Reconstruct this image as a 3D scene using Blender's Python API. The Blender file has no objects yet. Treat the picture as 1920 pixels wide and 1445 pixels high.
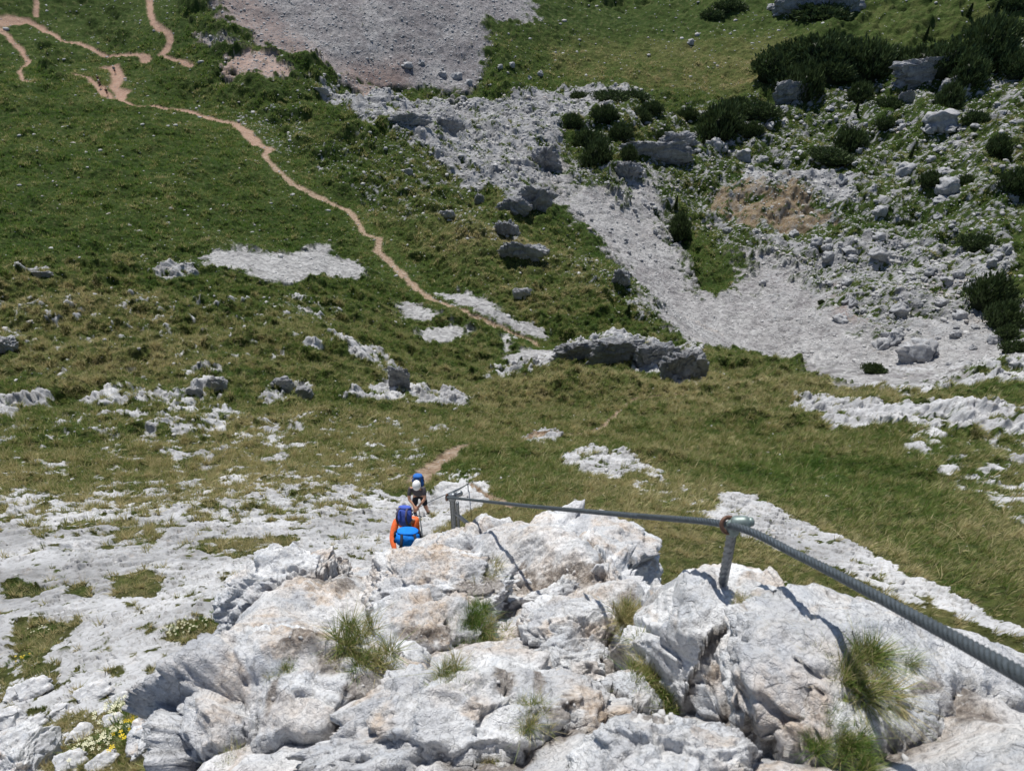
import bpy, bmesh, math, random
import numpy as np
from mathutils import Vector, Matrix, Quaternion
from mathutils.bvhtree import BVHTree
random.seed(7); RNG = np.random.default_rng(11)
C = bpy.context.scene.collection
sc = bpy.context.scene

# ------------------------------------------------------------------ camera, sky, sun
F = 1350.0; PITCH = math.radians(42)
cd = bpy.data.cameras.new("camera"); cam = bpy.data.objects.new("camera", cd); C.objects.link(cam)
cam.location = (0, 0, 0); cam.rotation_euler = (math.radians(90) - PITCH, 0, 0)
cd.sensor_width = 36; cd.lens = 36 * F / 1920; cd.clip_start = 0.05; cd.clip_end = 3000
cd.dof.use_dof = True; cd.dof.focus_distance = 14; cd.dof.aperture_fstop = 13.0
sc.camera = cam
SUN_EL, SUN_AZ = math.radians(56), math.radians(-14)     # azimuth measured from +Y towards +X
w = bpy.data.worlds.new("World"); sc.world = w; w.use_nodes = True
nt = w.node_tree; bg = nt.nodes["Background"]
sky = nt.nodes.new("ShaderNodeTexSky"); sky.sky_type = 'NISHITA'; sky.sun_disc = False
sky.sun_elevation = SUN_EL; sky.sun_rotation = SUN_AZ; sky.altitude = 1800; sky.air_density = 1.0
nt.links.new(sky.outputs[0], bg.inputs[0]); bg.inputs[1].default_value = 0.085
sl = bpy.data.lights.new("sun", 'SUN'); sl.energy = 4.3; sl.angle = math.radians(0.53); sl.color = (1, .965, .90)
so = bpy.data.objects.new("sun", sl); C.objects.link(so)
sd = Vector((math.sin(SUN_AZ) * math.cos(SUN_EL), math.cos(SUN_AZ) * math.cos(SUN_EL), math.sin(SUN_EL)))
so.rotation_euler = sd.to_track_quat('Z', 'Y').to_euler()
sc.view_settings.view_transform = 'Standard'; sc.view_settings.look = 'None'
sc.view_settings.gamma = 1; sc.view_settings.exposure = 0.22

CP, SP = math.cos(PITCH), math.sin(PITCH)
def rays(px, py):
    px = np.asarray(px, float); py = np.asarray(py, float)
    u = (px - 960) / F; v = (722.5 - py) / F
    r = np.stack([u, CP + v * SP, -SP + v * CP], -1)
    return r / np.linalg.norm(r, axis=-1, keepdims=True)
def pt(px, py, d): return Vector(rays(px, py) * d)
def project(P):
    dz = P[..., 1] * CP - P[..., 2] * SP
    return 960 + F * P[..., 0] / dz, 722.5 - F * (P[..., 1] * SP + P[..., 2] * CP) / dz, dz

# ------------------------------------------------------------------ noise
def _h(ix, iy, iz, seed):
    with np.errstate(over='ignore'):
        h = (ix.astype(np.uint32) * np.uint32(374761393) + iy.astype(np.uint32) * np.uint32(668265263)
             + iz.astype(np.uint32) * np.uint32(2147483647 & 1274126177) + np.uint32((seed * 2246822519) & 0xffffffff))
        h ^= h >> np.uint32(13); h *= np.uint32(1274126177); h ^= h >> np.uint32(16); h *= np.uint32(2246822519); h ^= h >> np.uint32(15)
    return h
_z0 = np.zeros(1, np.int64)
def perlin2(x, y, seed=0):
    x = np.asarray(x, np.float64) + 1000; y = np.asarray(y, np.float64) + 1000
    xi = np.floor(x).astype(np.int64); yi = np.floor(y).astype(np.int64)
    xf = x - xi; yf = y - yi
    u = xf * xf * xf * (xf * (xf * 6 - 15) + 10); v = yf * yf * yf * (yf * (yf * 6 - 15) + 10)
    def g(i, j):
        a = _h(xi + i, yi + j, _z0, seed).astype(np.float32) * np.float32(2 * math.pi / 2**32)
        return np.cos(a) * (xf - i) + np.sin(a) * (yf - j)
    n0 = g(0, 0); n0 += u * (g(1, 0) - n0)
    n1 = g(0, 1); n1 += u * (g(1, 1) - n1)
    return (n0 + v * (n1 - n0)) * 1.414
def fbm2(x, y, octv=5, seed=0, gain=.5, ridge=False):
    s = 0; a = 1; t = 0
    for o in range(octv):
        n = perlin2(x * 2**o + 13.7 * o, y * 2**o - 7.3 * o, seed + o)
        if ridge: n = 1 - 2 * np.abs(n)
        s = s + a * n; t += a * a; a *= gain
    return s / math.sqrt(t)
def perlin3(p, seed=0):
    p = p + 500.0
    i = np.floor(p).astype(np.int64); f = p - i
    u = f * f * f * (f * (f * 6 - 15) + 10)
    def g(a, b, c):
        h = _h(i[:, 0] + a, i[:, 1] + b, i[:, 2] + c, seed)
        th = (h & np.uint32(0xffff)).astype(np.float64) * (2 * math.pi / 65536); z = (h >> np.uint32(16)).astype(np.float64) / 32768 - 1
        r = np.sqrt(np.maximum(0, 1 - z * z))
        return r * np.cos(th) * (f[:, 0] - a) + r * np.sin(th) * (f[:, 1] - b) + z * (f[:, 2] - c)
    L = lambda a, b, t: a + t * (b - a)
    return 1.5 * L(L(L(g(0,0,0), g(1,0,0), u[:,0]), L(g(0,1,0), g(1,1,0), u[:,0]), u[:,1]),
                   L(L(g(0,0,1), g(1,0,1), u[:,0]), L(g(0,1,1), g(1,1,1), u[:,0]), u[:,1]), u[:,2])
def fbm3(p, octv=5, seed=0, gain=.5, ridge=False):
    s = 0; a = 1; t = 0
    for o in range(octv):
        n = perlin3(p * 2**o + 3.1 * o, seed + o)
        if ridge: n = 1 - 2 * np.abs(n)
        s = s + a * n; t += a * a; a *= gain
    return s / math.sqrt(t)
def sstep(x, a, b):
    t = np.clip((x - a) / (b - a), 0, 1); return t * t * (3 - 2 * t)
def pctl(n, sig=.33): return 1 / (1 + np.exp(-1.7 * n / sig))

# ------------------------------------------------------------------ mesh / object helpers
def make_mesh(name, V, faces, mats, smooth=True, attrs=None):
    """faces: (n,k) int array (k = 3 or 4)"""
    V = np.asarray(V, np.float32); faces = np.asarray(faces, np.int32)
    me = bpy.data.meshes.new(name); k = faces.shape[1]; n = len(faces)
    me.vertices.add(len(V)); me.vertices.foreach_set('co', V.ravel())
    me.loops.add(n * k); me.loops.foreach_set('vertex_index', faces.ravel())
    me.polygons.add(n); me.polygons.foreach_set('loop_start', np.arange(0, n * k, k, dtype=np.int32))
    if smooth: me.polygons.foreach_set('use_smooth', np.ones(n, bool))
    for m in (mats if isinstance(mats, (list, tuple)) else [mats]): me.materials.append(m)
    for an, arr in (attrs or {}).items():
        if arr.ndim == 1:
            a = me.attributes.new(an, 'FLOAT', 'POINT'); a.data.foreach_set('value', arr.astype(np.float32))
        else:
            a = me.attributes.new(an, 'FLOAT_COLOR', 'POINT'); a.data.foreach_set('color', arr.astype(np.float32).ravel())
    me.update(calc_edges=True); return me
def link(name, data, parent=None, loc=None):
    o = bpy.data.objects.new(name, data); C.objects.link(o)
    if parent: o.parent = parent
    if loc is not None: o.location = loc
    return o
def tag(o, label=None, cat=None, group=None, kind=None):
    if label: o['label'] = label
    if cat: o['category'] = cat
    if group: o['group'] = group
    if kind: o['kind'] = kind
    return o

# ------------------------------------------------------------------ materials
def new_mat(name):
    m = bpy.data.materials.new(name); m.use_nodes = True; n = m.node_tree
    for x in list(n.nodes): n.nodes.remove(x)
    out = n.nodes.new("ShaderNodeOutputMaterial"); return m, n, out
class N:
    """tiny node-building helper"""
    def __init__(s, nt): s.t = nt
    def node(s, t, **k):
        x = s.t.nodes.new(t)
        for a, b in k.items():
            if a.startswith('i_'):
                key = a[2:].replace('_', ' ')
                x.inputs[key].default_value = b
            else: setattr(x, a, b)
        return x
    def l(s, a, b): s.t.links.new(a, b)
    def noise(s, co, scale, detail=6, rough=.6, dist=0):
        x = s.node("ShaderNodeTexNoise"); x.inputs['Scale'].default_value = scale; x.inputs['Detail'].default_value = detail
        x.inputs['Roughness'].default_value = rough; x.inputs['Distortion'].default_value = dist
        if co is not None: s.l(co, x.inputs['Vector'])
        return x.outputs['Fac']
    def vor(s, co, scale, feat='F1', out='Distance', rnd=1):
        x = s.node("ShaderNodeTexVoronoi", feature=feat); x.inputs['Scale'].default_value = scale
        x.inputs['Randomness'].default_value = rnd
        if co is not None: s.l(co, x.inputs['Vector'])
        return x.outputs[out]
    def ramp(s, f, stops, inter='LINEAR'):
        x = s.node("ShaderNodeValToRGB"); x.color_ramp.interpolation = inter
        e = x.color_ramp.elements
        while len(e) > len(stops): e.remove(e[-1])
        for i, (p, c) in enumerate(stops):
            y = e[i] if i < len(e) else e.new(p)
            y.position = p; y.color = (*c, 1) if hasattr(c, '__len__') else (c, c, c, 1)
        s.l(f, x.inputs[0]); return x.outputs[0]
    def mix(s, f, a, b, mode='MIX'):
        x = s.node("ShaderNodeMix", data_type='RGBA', blend_type=mode)
        for sock, v in ((x.inputs[0], f), (x.inputs[6], a), (x.inputs[7], b)):
            if isinstance(v, (int, float)): sock.default_value = v
            elif isinstance(v, tuple): sock.default_value = (*v, 1)
            else: s.l(v, sock)
        return x.outputs[2]
    def math(s, op, a, b=0.0, c=None, clamp=False):
        x = s.node("ShaderNodeMath", operation=op, use_clamp=clamp)
        for i, v in enumerate((a, b) if c is None else (a, b, c)):
            if isinstance(v, (int, float)): x.inputs[i].default_value = v
            else: s.l(v, x.inputs[i])
        return x.outputs[0]
    def maprange(s, f, a, b, c=0., d=1.):
        x = s.node("ShaderNodeMapRange", interpolation_type='SMOOTHSTEP')
        s.l(f, x.inputs[0]); x.inputs[1].default_value = a; x.inputs[2].default_value = b; x.inputs[3].default_value = c; x.inputs[4].default_value = d
        return x.outputs[0]
    def bump(s, h, strength, dist, prev=None):
        x = s.node("ShaderNodeBump"); x.inputs['Strength'].default_value = strength; x.inputs['Distance'].default_value = dist
        s.l(h, x.inputs['Height'])
        if prev is not None: s.l(prev, x.inputs['Normal'])
        return x.outputs[0]

def limestone(name, scale, bump_d, tan=.5, base=(.56, .555, .55), detail_big=True, coord='Object'):
    m, t, out = new_mat(name); n = N(t)
    co = n.node("ShaderNodeTexCoord").outputs[coord]
    a = n.noise(co, 1.1 * scale, 9, .62, .3); b = n.noise(co, 4.5 * scale, 8, .7, .2); c = n.noise(co, 19 * scale, 6, .7)
    d = n.noise(co, 0.9 * scale, 4, .5, .6)
    col = n.ramp(a, [(.34, (base[0]*.62, base[1]*.63, base[2]*.66)), (.5, base), (.64, (base[0]*1.36, base[1]*1.36, base[2]*1.36))])
    blue = n.maprange(b, .48, .62, 0, .45)
    col = n.mix(blue, col, (.50, .54, .60))
    pit = n.maprange(c, .33, .5, 1, 0)
    col = n.mix(n.math('MULTIPLY', pit, .5), col, (.17, .165, .16))
    fr_ = n.node('ShaderNodeAttribute', attribute_name='fresh').outputs['Fac']
    tm = n.math('MULTIPLY', n.math('MAXIMUM', n.maprange(d, .56, .68, 0, .8), n.math('MULTIPLY', fr_, n.maprange(a, .38, .55))), n.maprange(b, .34, .62, .25, 1))
    so_ = n.node('ShaderNodeAttribute', attribute_name='soil').outputs['Fac']
    col = n.mix(n.math('MULTIPLY', tm, tan), col, n.mix(n.maprange(c, .36, .56), (.27, .19, .13), (.60, .47, .35)))
    # chipped flakes: voronoi with distorted coordinates
    mp = n.node("ShaderNodeVectorMath", operation='ADD'); sc_ = n.node("ShaderNodeTexNoise"); sc_.inputs['Scale'].default_value = 3 * scale; sc_.inputs['Detail'].default_value = 4
    n.l(co, sc_.inputs['Vector']); vs = n.node("ShaderNodeVectorMath", operation='SCALE'); n.l(sc_.outputs['Color'], vs.inputs[0]); vs.inputs['Scale'].default_value = .45 / scale
    n.l(co, mp.inputs[0]); n.l(vs.outputs[0], mp.inputs[1]); cw = mp.outputs[0]
    cr = n.vor(cw, 1.9 * scale, 'DISTANCE_TO_EDGE'); cr2 = n.vor(cw, 7.0 * scale, 'DISTANCE_TO_EDGE')
    v3 = n.vor(cw, 9 * scale, 'F1', 'Color'); v3b = n.node("ShaderNodeSeparateColor"); n.l(v3, v3b.inputs[0])
    crm = n.math('MULTIPLY', n.maprange(cr, 0.0, .02, 1, 0), n.maprange(b, .50, .62))
    col = n.mix(n.math('MULTIPLY', crm, .45), col, (.14, .12, .10))
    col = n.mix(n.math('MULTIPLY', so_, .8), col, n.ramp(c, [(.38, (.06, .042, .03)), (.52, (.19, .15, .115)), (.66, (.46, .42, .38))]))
    hgt = n.math('ADD', n.math('MULTIPLY', a, 1.0), n.math('MULTIPLY', b, .55))
    hgt = n.math('ADD', hgt, n.math('MULTIPLY', c, .24))
    hgt = n.math('ADD', hgt, n.math('MULTIPLY', v3b.outputs[0], .06))
    hgt = n.math('SUBTRACT', hgt, n.math('MULTIPLY', crm, .10))
    hgt = n.math('SUBTRACT', hgt, n.math('MULTIPLY', n.maprange(cr2, 0, .03, 1, 0), .05))
    c3 = n.noise(co, 42 * scale, 4, .75); col = n.mix(n.maprange(c3, .34, .5, .34, 0), col, (.19, .18, .175)); col = n.mix(n.maprange(c3, .56, .68, 0, .4), col, (.86, .86, .86)); hgt = n.math('ADD', hgt, n.math('MULTIPLY', c3, .07))
    bs = n.node("ShaderNodeBsdfPrincipled"); bs.inputs['Roughness'].default_value = .82; bs.inputs['Specular IOR Level'].default_value = .3
    n.l(col, bs.inputs['Base Color']); n.l(n.bump(hgt, 1.0, bump_d), bs.inputs['Normal']); n.l(bs.outputs[0], out.inputs[0])
    return m
M_FG = limestone('foreground_limestone', 3.4, .034, .9, (.71, .713, .722))
M_ROCK = limestone('boulder_limestone', 1.9, .13, .3, (.36, .36, .365))
M_TANROCK = limestone('tan_limestone', 3.4, .035, 1.0, (.48, .40, .32))

M_ROCKW = limestone('white_limestone', 1.9, .006, .4, (.58, .58, .585))
def blade_mat(name, trans=.35):
    m, t, out = new_mat(name); n = N(t)
    at = n.node("ShaderNodeAttribute", attribute_name='tint')
    d = n.node("ShaderNodeBsdfDiffuse"); tr = n.node("ShaderNodeBsdfTranslucent"); gl = n.node("ShaderNodeBsdfGlossy"); gl.inputs['Roughness'].default_value = .5
    gl.inputs['Color'].default_value = (.5, .5, .5, 1)
    n.l(at.outputs['Color'], d.inputs[0]); n.l(at.outputs['Color'], tr.inputs[0])
    mx = n.node("ShaderNodeMixShader"); mx.inputs[0].default_value = trans
    n.l(d.outputs[0], mx.inputs[1]); n.l(tr.outputs[0], mx.inputs[2])
    m2 = n.node("ShaderNodeMixShader"); m2.inputs[0].default_value = .03
    n.l(mx.outputs[0], m2.inputs[1]); n.l(gl.outputs[0], m2.inputs[2]); n.l(m2.outputs[0], out.inputs[0]); return m
M_BLADE = blade_mat('grass_blades'); M_NEEDLE = blade_mat('pine_needles', .12)

def plain(name, col, rough=.6, metal=0., var=.25, scale=30, bump=.0, spec=.4, sub=0):
    m, t, out = new_mat(name); n = N(t)
    co = n.node("ShaderNodeTexCoord").outputs['Object']
    f = n.noise(co, scale, 5, .6)
    dark = tuple(c * (1 - var) for c in col); lite = tuple(min(1, c * (1 + var)) for c in col)
    c_ = n.ramp(f, [(.3, dark), (.7, lite)])
    bs = n.node("ShaderNodeBsdfPrincipled"); bs.inputs['Roughness'].default_value = rough; bs.inputs['Metallic'].default_value = metal
    bs.inputs['Specular IOR Level'].default_value = spec
    n.l(c_, bs.inputs['Base Color'])
    if bump: n.l(n.bump(f, .6, bump), bs.inputs['Normal'])
    n.l(bs.outputs[0], out.inputs[0]); return m
M_STEEL = plain('galvanised_steel', (.20, .215, .23), .42, .75, .3, 60, .0008)
M_CABLE = plain('steel_cable', (.11, .13, .15), .45, .55, .25, 90, .0003)
M_RUST = plain('rusty_ring', (.15, .085, .06), .6, .4, .4, 120, .0005)
M_PAINT = plain('weathered_head', (.19, .235, .225), .45, .3, .3, 70, .0005)

# ground material driven by attributes: mask (r rock, g scree, b dirt, a dry) and hue (pink)
def ground_mat():
    m, t, out = new_mat('alpine_ground'); n = N(t)
    co = n.node("ShaderNodeTexCoord").outputs['Object']
    at = n.node("ShaderNodeAttribute", attribute_name='mask'); sp = n.node("ShaderNodeSeparateColor"); n.l(at.outputs['Color'], sp.inputs[0])
    rock, scree, dirt, dry = sp.outputs[0], sp.outputs[1], sp.outputs[2], at.outputs['Alpha']
    pink = n.node("ShaderNodeAttribute", attribute_name='pink').outputs['Fac']
    fine = n.node("ShaderNodeAttribute", attribute_name='fine').outputs['Fac']
    n1 = n.noise(co, .35, 12, .68, .2); n2 = n.noise(co, 3.0, 9, .7); n3 = n.noise(co, 14., 5, .7); n0 = n.noise(co, .06, 5, .6)
    # grass
    g = n.math('ADD', dry, n.math('MULTIPLY', n.math('SUBTRACT', n1, .5), .9))
    gc = n.ramp(g, [(.0, (.036, .072, .014)), (.35, (.070, .108, .024)), (.65, (.140, .150, .050)), (1., (.24, .20, .10))])
    gc = n.mix(n.maprange(n2, .36, .64, .75, .1), gc, (.024, .030, .011))
    gc = n.mix(n.maprange(fine, .55, .95, 0, .4), gc, (.17, .17, .075))
    # rock
    rc = n.ramp(n1, [(.34, (.25, .25, .255)), (.5, (.43, .433, .445)), (.66, (.58, .58, .588))])
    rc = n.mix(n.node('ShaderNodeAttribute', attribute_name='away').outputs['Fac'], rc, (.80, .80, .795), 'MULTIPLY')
    rc = n.mix(n.maprange(n3, .34, .5, .55, 0), rc, (.15, .145, .14)); n4 = n.noise(co, 1.1, 8, .75, .5); rc = n.mix(n.maprange(n4, .36, .48, .5, 0), rc, (.16, .155, .15))
    rc = n.mix(n.maprange(n2, .56, .74, 0, .5), rc, (.45, .38, .31))
    ck = n.node('ShaderNodeAttribute', attribute_name='crack').outputs['Fac']; rc = n.mix(n.math('MULTIPLY', ck, .75), rc, (.14, .135, .13))
    # scree: stony speckle
    vc = n.node("ShaderNodeTexVoronoi"); vc.inputs['Scale'].default_value = 2.4; n.l(co, vc.inputs['Vector'])
    vs = n.node("ShaderNodeSeparateColor"); n.l(vc.outputs['Color'], vs.inputs[0])
    sf = n.math('ADD', n.math('MULTIPLY', vs.outputs[0], .35), n.math('MULTIPLY', n1, .75))
    sc1 = n.ramp(sf, [(.25, (.17, .168, .17)), (.55, (.37, .366, .362)), (.9, (.60, .595, .59))])
    sc1 = n.mix(n.maprange(n2, .3, .5, .35, 0), sc1, (.15, .145, .14))
    sc1 = n.mix(n.math('MULTIPLY', pink, n.maprange(n1, .3, .6, .5, 1)), sc1, (.41, .30, .25))
    tone = n.node('ShaderNodeAttribute', attribute_name='tone').outputs['Fac']
    sc1 = n.mix(tone, sc1, (.60, .57, .585), 'MULTIPLY')
    dc = n.ramp(n2, [(.3, (.15, .10, .065)), (.5, (.33, .24, .17)), (.72, (.52, .44, .36))])
    dc = n.mix(n.math('MULTIPLY', pink, n.maprange(n2, .3, .65, .9, .3)), dc, (.37, .225, .175))
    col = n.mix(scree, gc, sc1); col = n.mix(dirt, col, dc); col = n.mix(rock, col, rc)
    bs = n.node("ShaderNodeBsdfPrincipled"); bs.inputs['Roughness'].default_value = .95; bs.inputs['Specular IOR Level'].default_value = .08
    h = n.math('ADD', n.math('MULTIPLY', n1, 1.0), n.math('ADD', n.math('MULTIPLY', n2, .22), n.math('MULTIPLY', n3, .05)))
    aw = n.node('ShaderNodeAttribute', attribute_name='away').outputs['Fac']; bmp = n.node('ShaderNodeBump'); bmp.inputs['Distance'].default_value = .7
    n.l(n.math('MAXIMUM', aw, n.math('SUBTRACT', 1.0, n.math('MULTIPLY', rock, .82))), bmp.inputs['Strength']); n.l(h, bmp.inputs['Height']); n.l(bmp.outputs[0], bs.inputs['Normal'])
    n.l(col, bs.inputs['Base Color']); n.l(bs.outputs[0], out.inputs[0]); return m
M_GROUND = ground_mat()

# ------------------------------------------------------------------ terrain: control points (picture x, y, distance)
CPTS = """0,1445,5.2 200,1440,4.3 360,1440,3.4 0,1300,8 200,1300,6.5 370,1290,5.5 0,1150,12 250,1150,10 450,1130,8.5 0,1030,17 300,1040,15 600,1060,12.5 700,1040,14 600,960,20 795,960,22 880,925,24
-300,1200,12 -300,900,32 2200,1200,11 2200,900,34 -500,600,90 -500,200,260 2500,600,90 2500,200,260
1920,1230,12 1600,1150,13 1200,1000,16 1000,960,19 1200,900,24 1000,900,23 1400,900,25 1600,1000,19 1700,900,26 1900,880,29 1900,1000,20 1300,750,45 1650,740,43 1900,745,38 1750,760,39 1560,722,50 1760,735,47 1920,690,60 1400,690,62 1300,650,75 1100,645,70 1190,740,47 1050,740,49 950,720,55 880,745,48
1100,850,30 860,850,29 1000,820,34 1400,830,32
750,740,44 780,700,56 700,640,60 600,630,56 500,750,42 300,740,44 100,760,45 0,650,60 200,600,65 380,640,58 0,520,80 200,500,88 400,500,90 580,500,95 0,300,130 300,300,130 150,400,108 0,850,32 300,850,31.5 600,850,30.5 300,920,25.5 600,920,23
650,380,122 850,450,105 800,250,145 900,350,125 1000,450,108 1150,560,92 1060,520,96 1250,640,80 1170,520,98 900,600,82 800,560,89
1240,560,112 1210,510,118 1400,650,106 1560,715,98 1750,700,98 1700,600,113 1500,600,115 1400,500,130 1300,450,136 1200,400,138 1060,300,150 1130,330,145 1450,380,150 1700,400,148 1900,400,145 1900,600,115 1900,250,180 1700,250,183 1500,250,185 1300,250,176 1200,200,178 1100,230,165
1500,100,225 1300,150,205 1150,120,212 1000,190,185 1300,0,262 1100,0,262 1000,0,235 1600,0,262 1900,0,270 1750,100,232 1900,120,220
1050,655,75 730,490,101 600,370,122 520,280,140 400,220,165 280,200,175 217,135,198 80,150,190 30,40,235 300,0,236 180,60,222 700,160,190 850,165,190 550,120,188 700,80,200 700,0,214 850,60,208 500,40,205 400,0,210 900,180,182
-200,-60,250 300,-80,262 700,-80,232 1000,-80,262 1500,-80,300 2200,-80,310"""
cp = np.array([list(map(float, s.split(','))) for s in CPTS.split()])
P3 = rays(cp[:, 0], cp[:, 1]) * cp[:, 2:3]
def to_uv(x, y): return np.arctan2(x, y), np.log(np.hypot(x, y))
cu, cv = to_uv(P3[:, 0], P3[:, 1]); cq = np.arctan2(-P3[:, 2], np.hypot(P3[:, 0], P3[:, 1]))
ex = np.array([[a, math.log(r), q] for a in (-1.2, -.7, 0, .7, 1.2) for r, q in ((.8, 1.34), (900, .03), (1500, -.03))])
ex = np.vstack([ex, [[a, math.log(r), q] for a in (-.25, 0, .25) for r, q in ((4.5, 1.12),)]])
class TPS:
    def __init__(s, u, v, q, lam=2e-4):
        s.u, s.v = u, v; n = len(u)
        K = s.k(u[:, None] - u[None], v[:, None] - v[None]) + lam * np.eye(n)
        Pm = np.stack([np.ones(n), u, v], 1); A = np.zeros((n + 3, n + 3)); A[:n, :n] = K; A[:n, n:] = Pm; A[n:, :n] = Pm.T
        sol = np.linalg.solve(A, np.concatenate([q, np.zeros(3)])); s.w = sol[:n].astype(np.float32); s.a = sol[n:]
    @staticmethod
    def k(a, b):
        r2 = a * a + b * b + 1e-9; return .5 * r2 * np.log(r2)
    def __call__(s, u, v):
        sh = u.shape; u = u.ravel(); v = v.ravel(); o = np.empty(len(u))
        for i in range(0, len(u), 40000):
            a, b = u[i:i+40000], v[i:i+40000]
            o[i:i+40000] = s.k((a[:, None] - s.u[None]).astype(np.float32), (b[:, None] - s.v[None]).astype(np.float32)) @ s.w
        return (o + s.a[0] + s.a[1] * u + s.a[2] * v).reshape(sh)
tps = TPS(np.concatenate([cu, ex[:, 0]]), np.concatenate([cv, ex[:, 1]]), np.concatenate([cq, ex[:, 2]]))
NU, NV = 1440, 1960
U0, U1, V0, V1 = -1.25, 1.25, math.log(1.0), math.log(420)
def vgrid():
    # radial rows: evenly spaced in log r
    return np.interp(np.arange(NV), [0, 420, 980, 1900, 1959], [V0, math.log(8), math.log(45), math.log(300), V1])
ug, vg = np.linspace(U0, U1, NU), vgrid(); JI = np.arange(NV, dtype=float); CELL = (np.gradient(vg) / .003)[:, None]
# coarse evaluation of the smooth base then cubic-ish upsample
cu_, cv_ = np.linspace(U0, U1, 380), np.linspace(V0, V1, 390)
QC = tps(*np.meshgrid(cu_, cv_))
def upsample(A, nv, nu, tv=None):
    def cub(A, n, t=None):      # Catmull-Rom along axis 0
        m = A.shape[0]; t = np.linspace(0, m - 1, n) if t is None else t; i = np.clip(np.floor(t).astype(int), 0, m - 2); f = (t - i)[:, None]
        g = lambda k: A[np.clip(i + k, 0, m - 1)]
        p0, p1, p2, p3 = g(-1), g(0), g(1), g(2)
        return p1 + .5 * f * (p2 - p0 + f * (2 * p0 - 5 * p1 + 4 * p2 - p3 + f * (3 * (p1 - p2) + p3 - p0)))
    return cub(cub(A, nv, tv).T, nu).T
tv_ = (vg - V0) / (V1 - V0) * (len(cv_) - 1)
Q = upsample(QC, NV, NU, tv_)
U, V = np.meshgrid(ug, vg); R = np.exp(V); X = R * np.sin(U); Y = R * np.cos(U)
Z = -R * np.tan(Q)
def bil(A, u, v):
    a = np.clip((u - U0) / (U1 - U0) * (NU - 1), 0, NU - 1.001); b = np.clip(np.interp(v, vg, JI), 0, NV - 1.001)
    i = a.astype(int); j = b.astype(int); fa = a - i; fb = b - j
    return (A[j, i] * (1 - fa) + A[j, i + 1] * fa) * (1 - fb) + (A[j + 1, i] * (1 - fa) + A[j + 1, i + 1] * fa) * fb
def ground_hit(px, py):
    """march picture rays onto the terrain; returns points"""
    r = rays(px, py).reshape(-1, 3); t = np.full(len(r), 2.0); done = np.zeros(len(r), bool); prev = t.copy()
    for _ in range(900):
        p = r * t[:, None]; u, v = to_uv(p[:, 0], p[:, 1])
        below = (p[:, 2] < bil(Z, u, v)) & (v > V0) & ~done
        done |= below
        if done.all(): break
        prev = np.where(done, prev, t); t = np.where(done, t, t * 1.0065)
    a, b = prev, t
    for _ in range(12):
        m = (a + b) / 2; p = r * m[:, None]; u, v = to_uv(p[:, 0], p[:, 1])
        bl = p[:, 2] < bil(Z, u, v); b = np.where(bl, m, b); a = np.where(bl, a, m)
    return r * b[:, None]
def gp(px, py): return Vector(ground_hit([px], [py])[0])
BUMPS = [(1050, 738, 290, 70, .075), (1390, 800, 300, 42, .050), (950, 852, 230, 30, -.040), (1215, 866, 190, 40, .055), (1100, 835, 120, 24, -.02), (430, 650, 250, 44, .034), (230, 585, 280, 40, .036), (1420, 690, 240, 30, .036), (930, 600, 190, 44, .030),
         (130, 505, 240, 34, .030), (380, 800, 380, 36, .020), (1640, 880, 280, 50, -.045), (1720, 775, 300, 32, .020), (620, 700, 200, 30, .026), (100, 740, 260, 30, .024), (1000, 470, 150, 40, .022), (1130, 560, 110, 40, .020), (860, 450, 160, 40, .018),
         (1180, 260, 130, 50, .026), (700, 250, 200, 34, .018), (1500, 130, 200, 26, .016), (330, 250, 260, 26, .012), (150, 200, 200, 20, .012), (1350, 560, 70, 60, .014), (640, 610, 150, 26, -.018), (300, 520, 160, 24, -.014)]
_g = ground_hit([b[0] for b in BUMPS], [b[1] for b in BUMPS]); dryb = np.zeros_like(U); dZ = np.zeros_like(U)
for b_, g_ in zip(BUMPS, _g):
    r_ = math.hypot(g_[0], g_[1]); d_ = float(np.linalg.norm(g_)); bu, bv = to_uv(g_[0], g_[1]); sdp = abs(g_[2]) / d_
    du_ = b_[2] * .5 * d_ / F / r_; dv_ = b_[3] * .5 * d_ / F / sdp / r_
    q2 = ((U - bu) / du_)**2 + ((V - bv) / dv_)**2; e_ = np.exp(-q2**.8 * .9); dZ += b_[4] * .75 * R * e_; dryb += np.sign(b_[4]) * .13 * e_
Z = Z + dZ

# ---- material zones: polygons outlined on the photograph, laid onto the ground
def parse(s): return np.array([list(map(float, q.split(','))) for q in s.split()])
def soft_poly(uv, soft):
    """soft inside mask of polygon (uv coordinates) on the grid; soft in uv units"""
    out = np.zeros_like(U); pad = soft * 2 + .01
    j0, j1 = [int(np.interp(k, vg, JI)) for k in (uv[:, 1].min() - pad, uv[:, 1].max() + pad)]
    i0, i1 = [int(np.clip((k - U0) / (U1 - U0) * (NU - 1), 0, NU)) for k in (uv[:, 0].min() - pad, uv[:, 0].max() + pad)]
    if j1 <= j0 + 1 or i1 <= i0 + 1: return out
    a = U[j0:j1, i0:i1]; b = V[j0:j1, i0:i1]
    ins = np.zeros(a.shape, bool); dm = np.full(a.shape, 1e9)
    n = len(uv)
    for k in range(n):
        x1, y1 = uv[k]; x2, y2 = uv[(k + 1) % n]
        c = (y1 > b) != (y2 > b)
        ins ^= c & (a < (x2 - x1) * (b - y1) / (y2 - y1 + 1e-12) + x1)
        dx, dy = x2 - x1, y2 - y1; L = dx * dx + dy * dy + 1e-12
        tt = np.clip(((a - x1) * dx + (b - y1) * dy) / L, 0, 1)
        dm = np.minimum(dm, (a - x1 - tt * dx)**2 + (b - y1 - tt * dy)**2)
    d = np.sqrt(dm) * np.where(ins, 1, -1)
    out[j0:j1, i0:i1] = sstep(d, -soft, soft); return out
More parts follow.
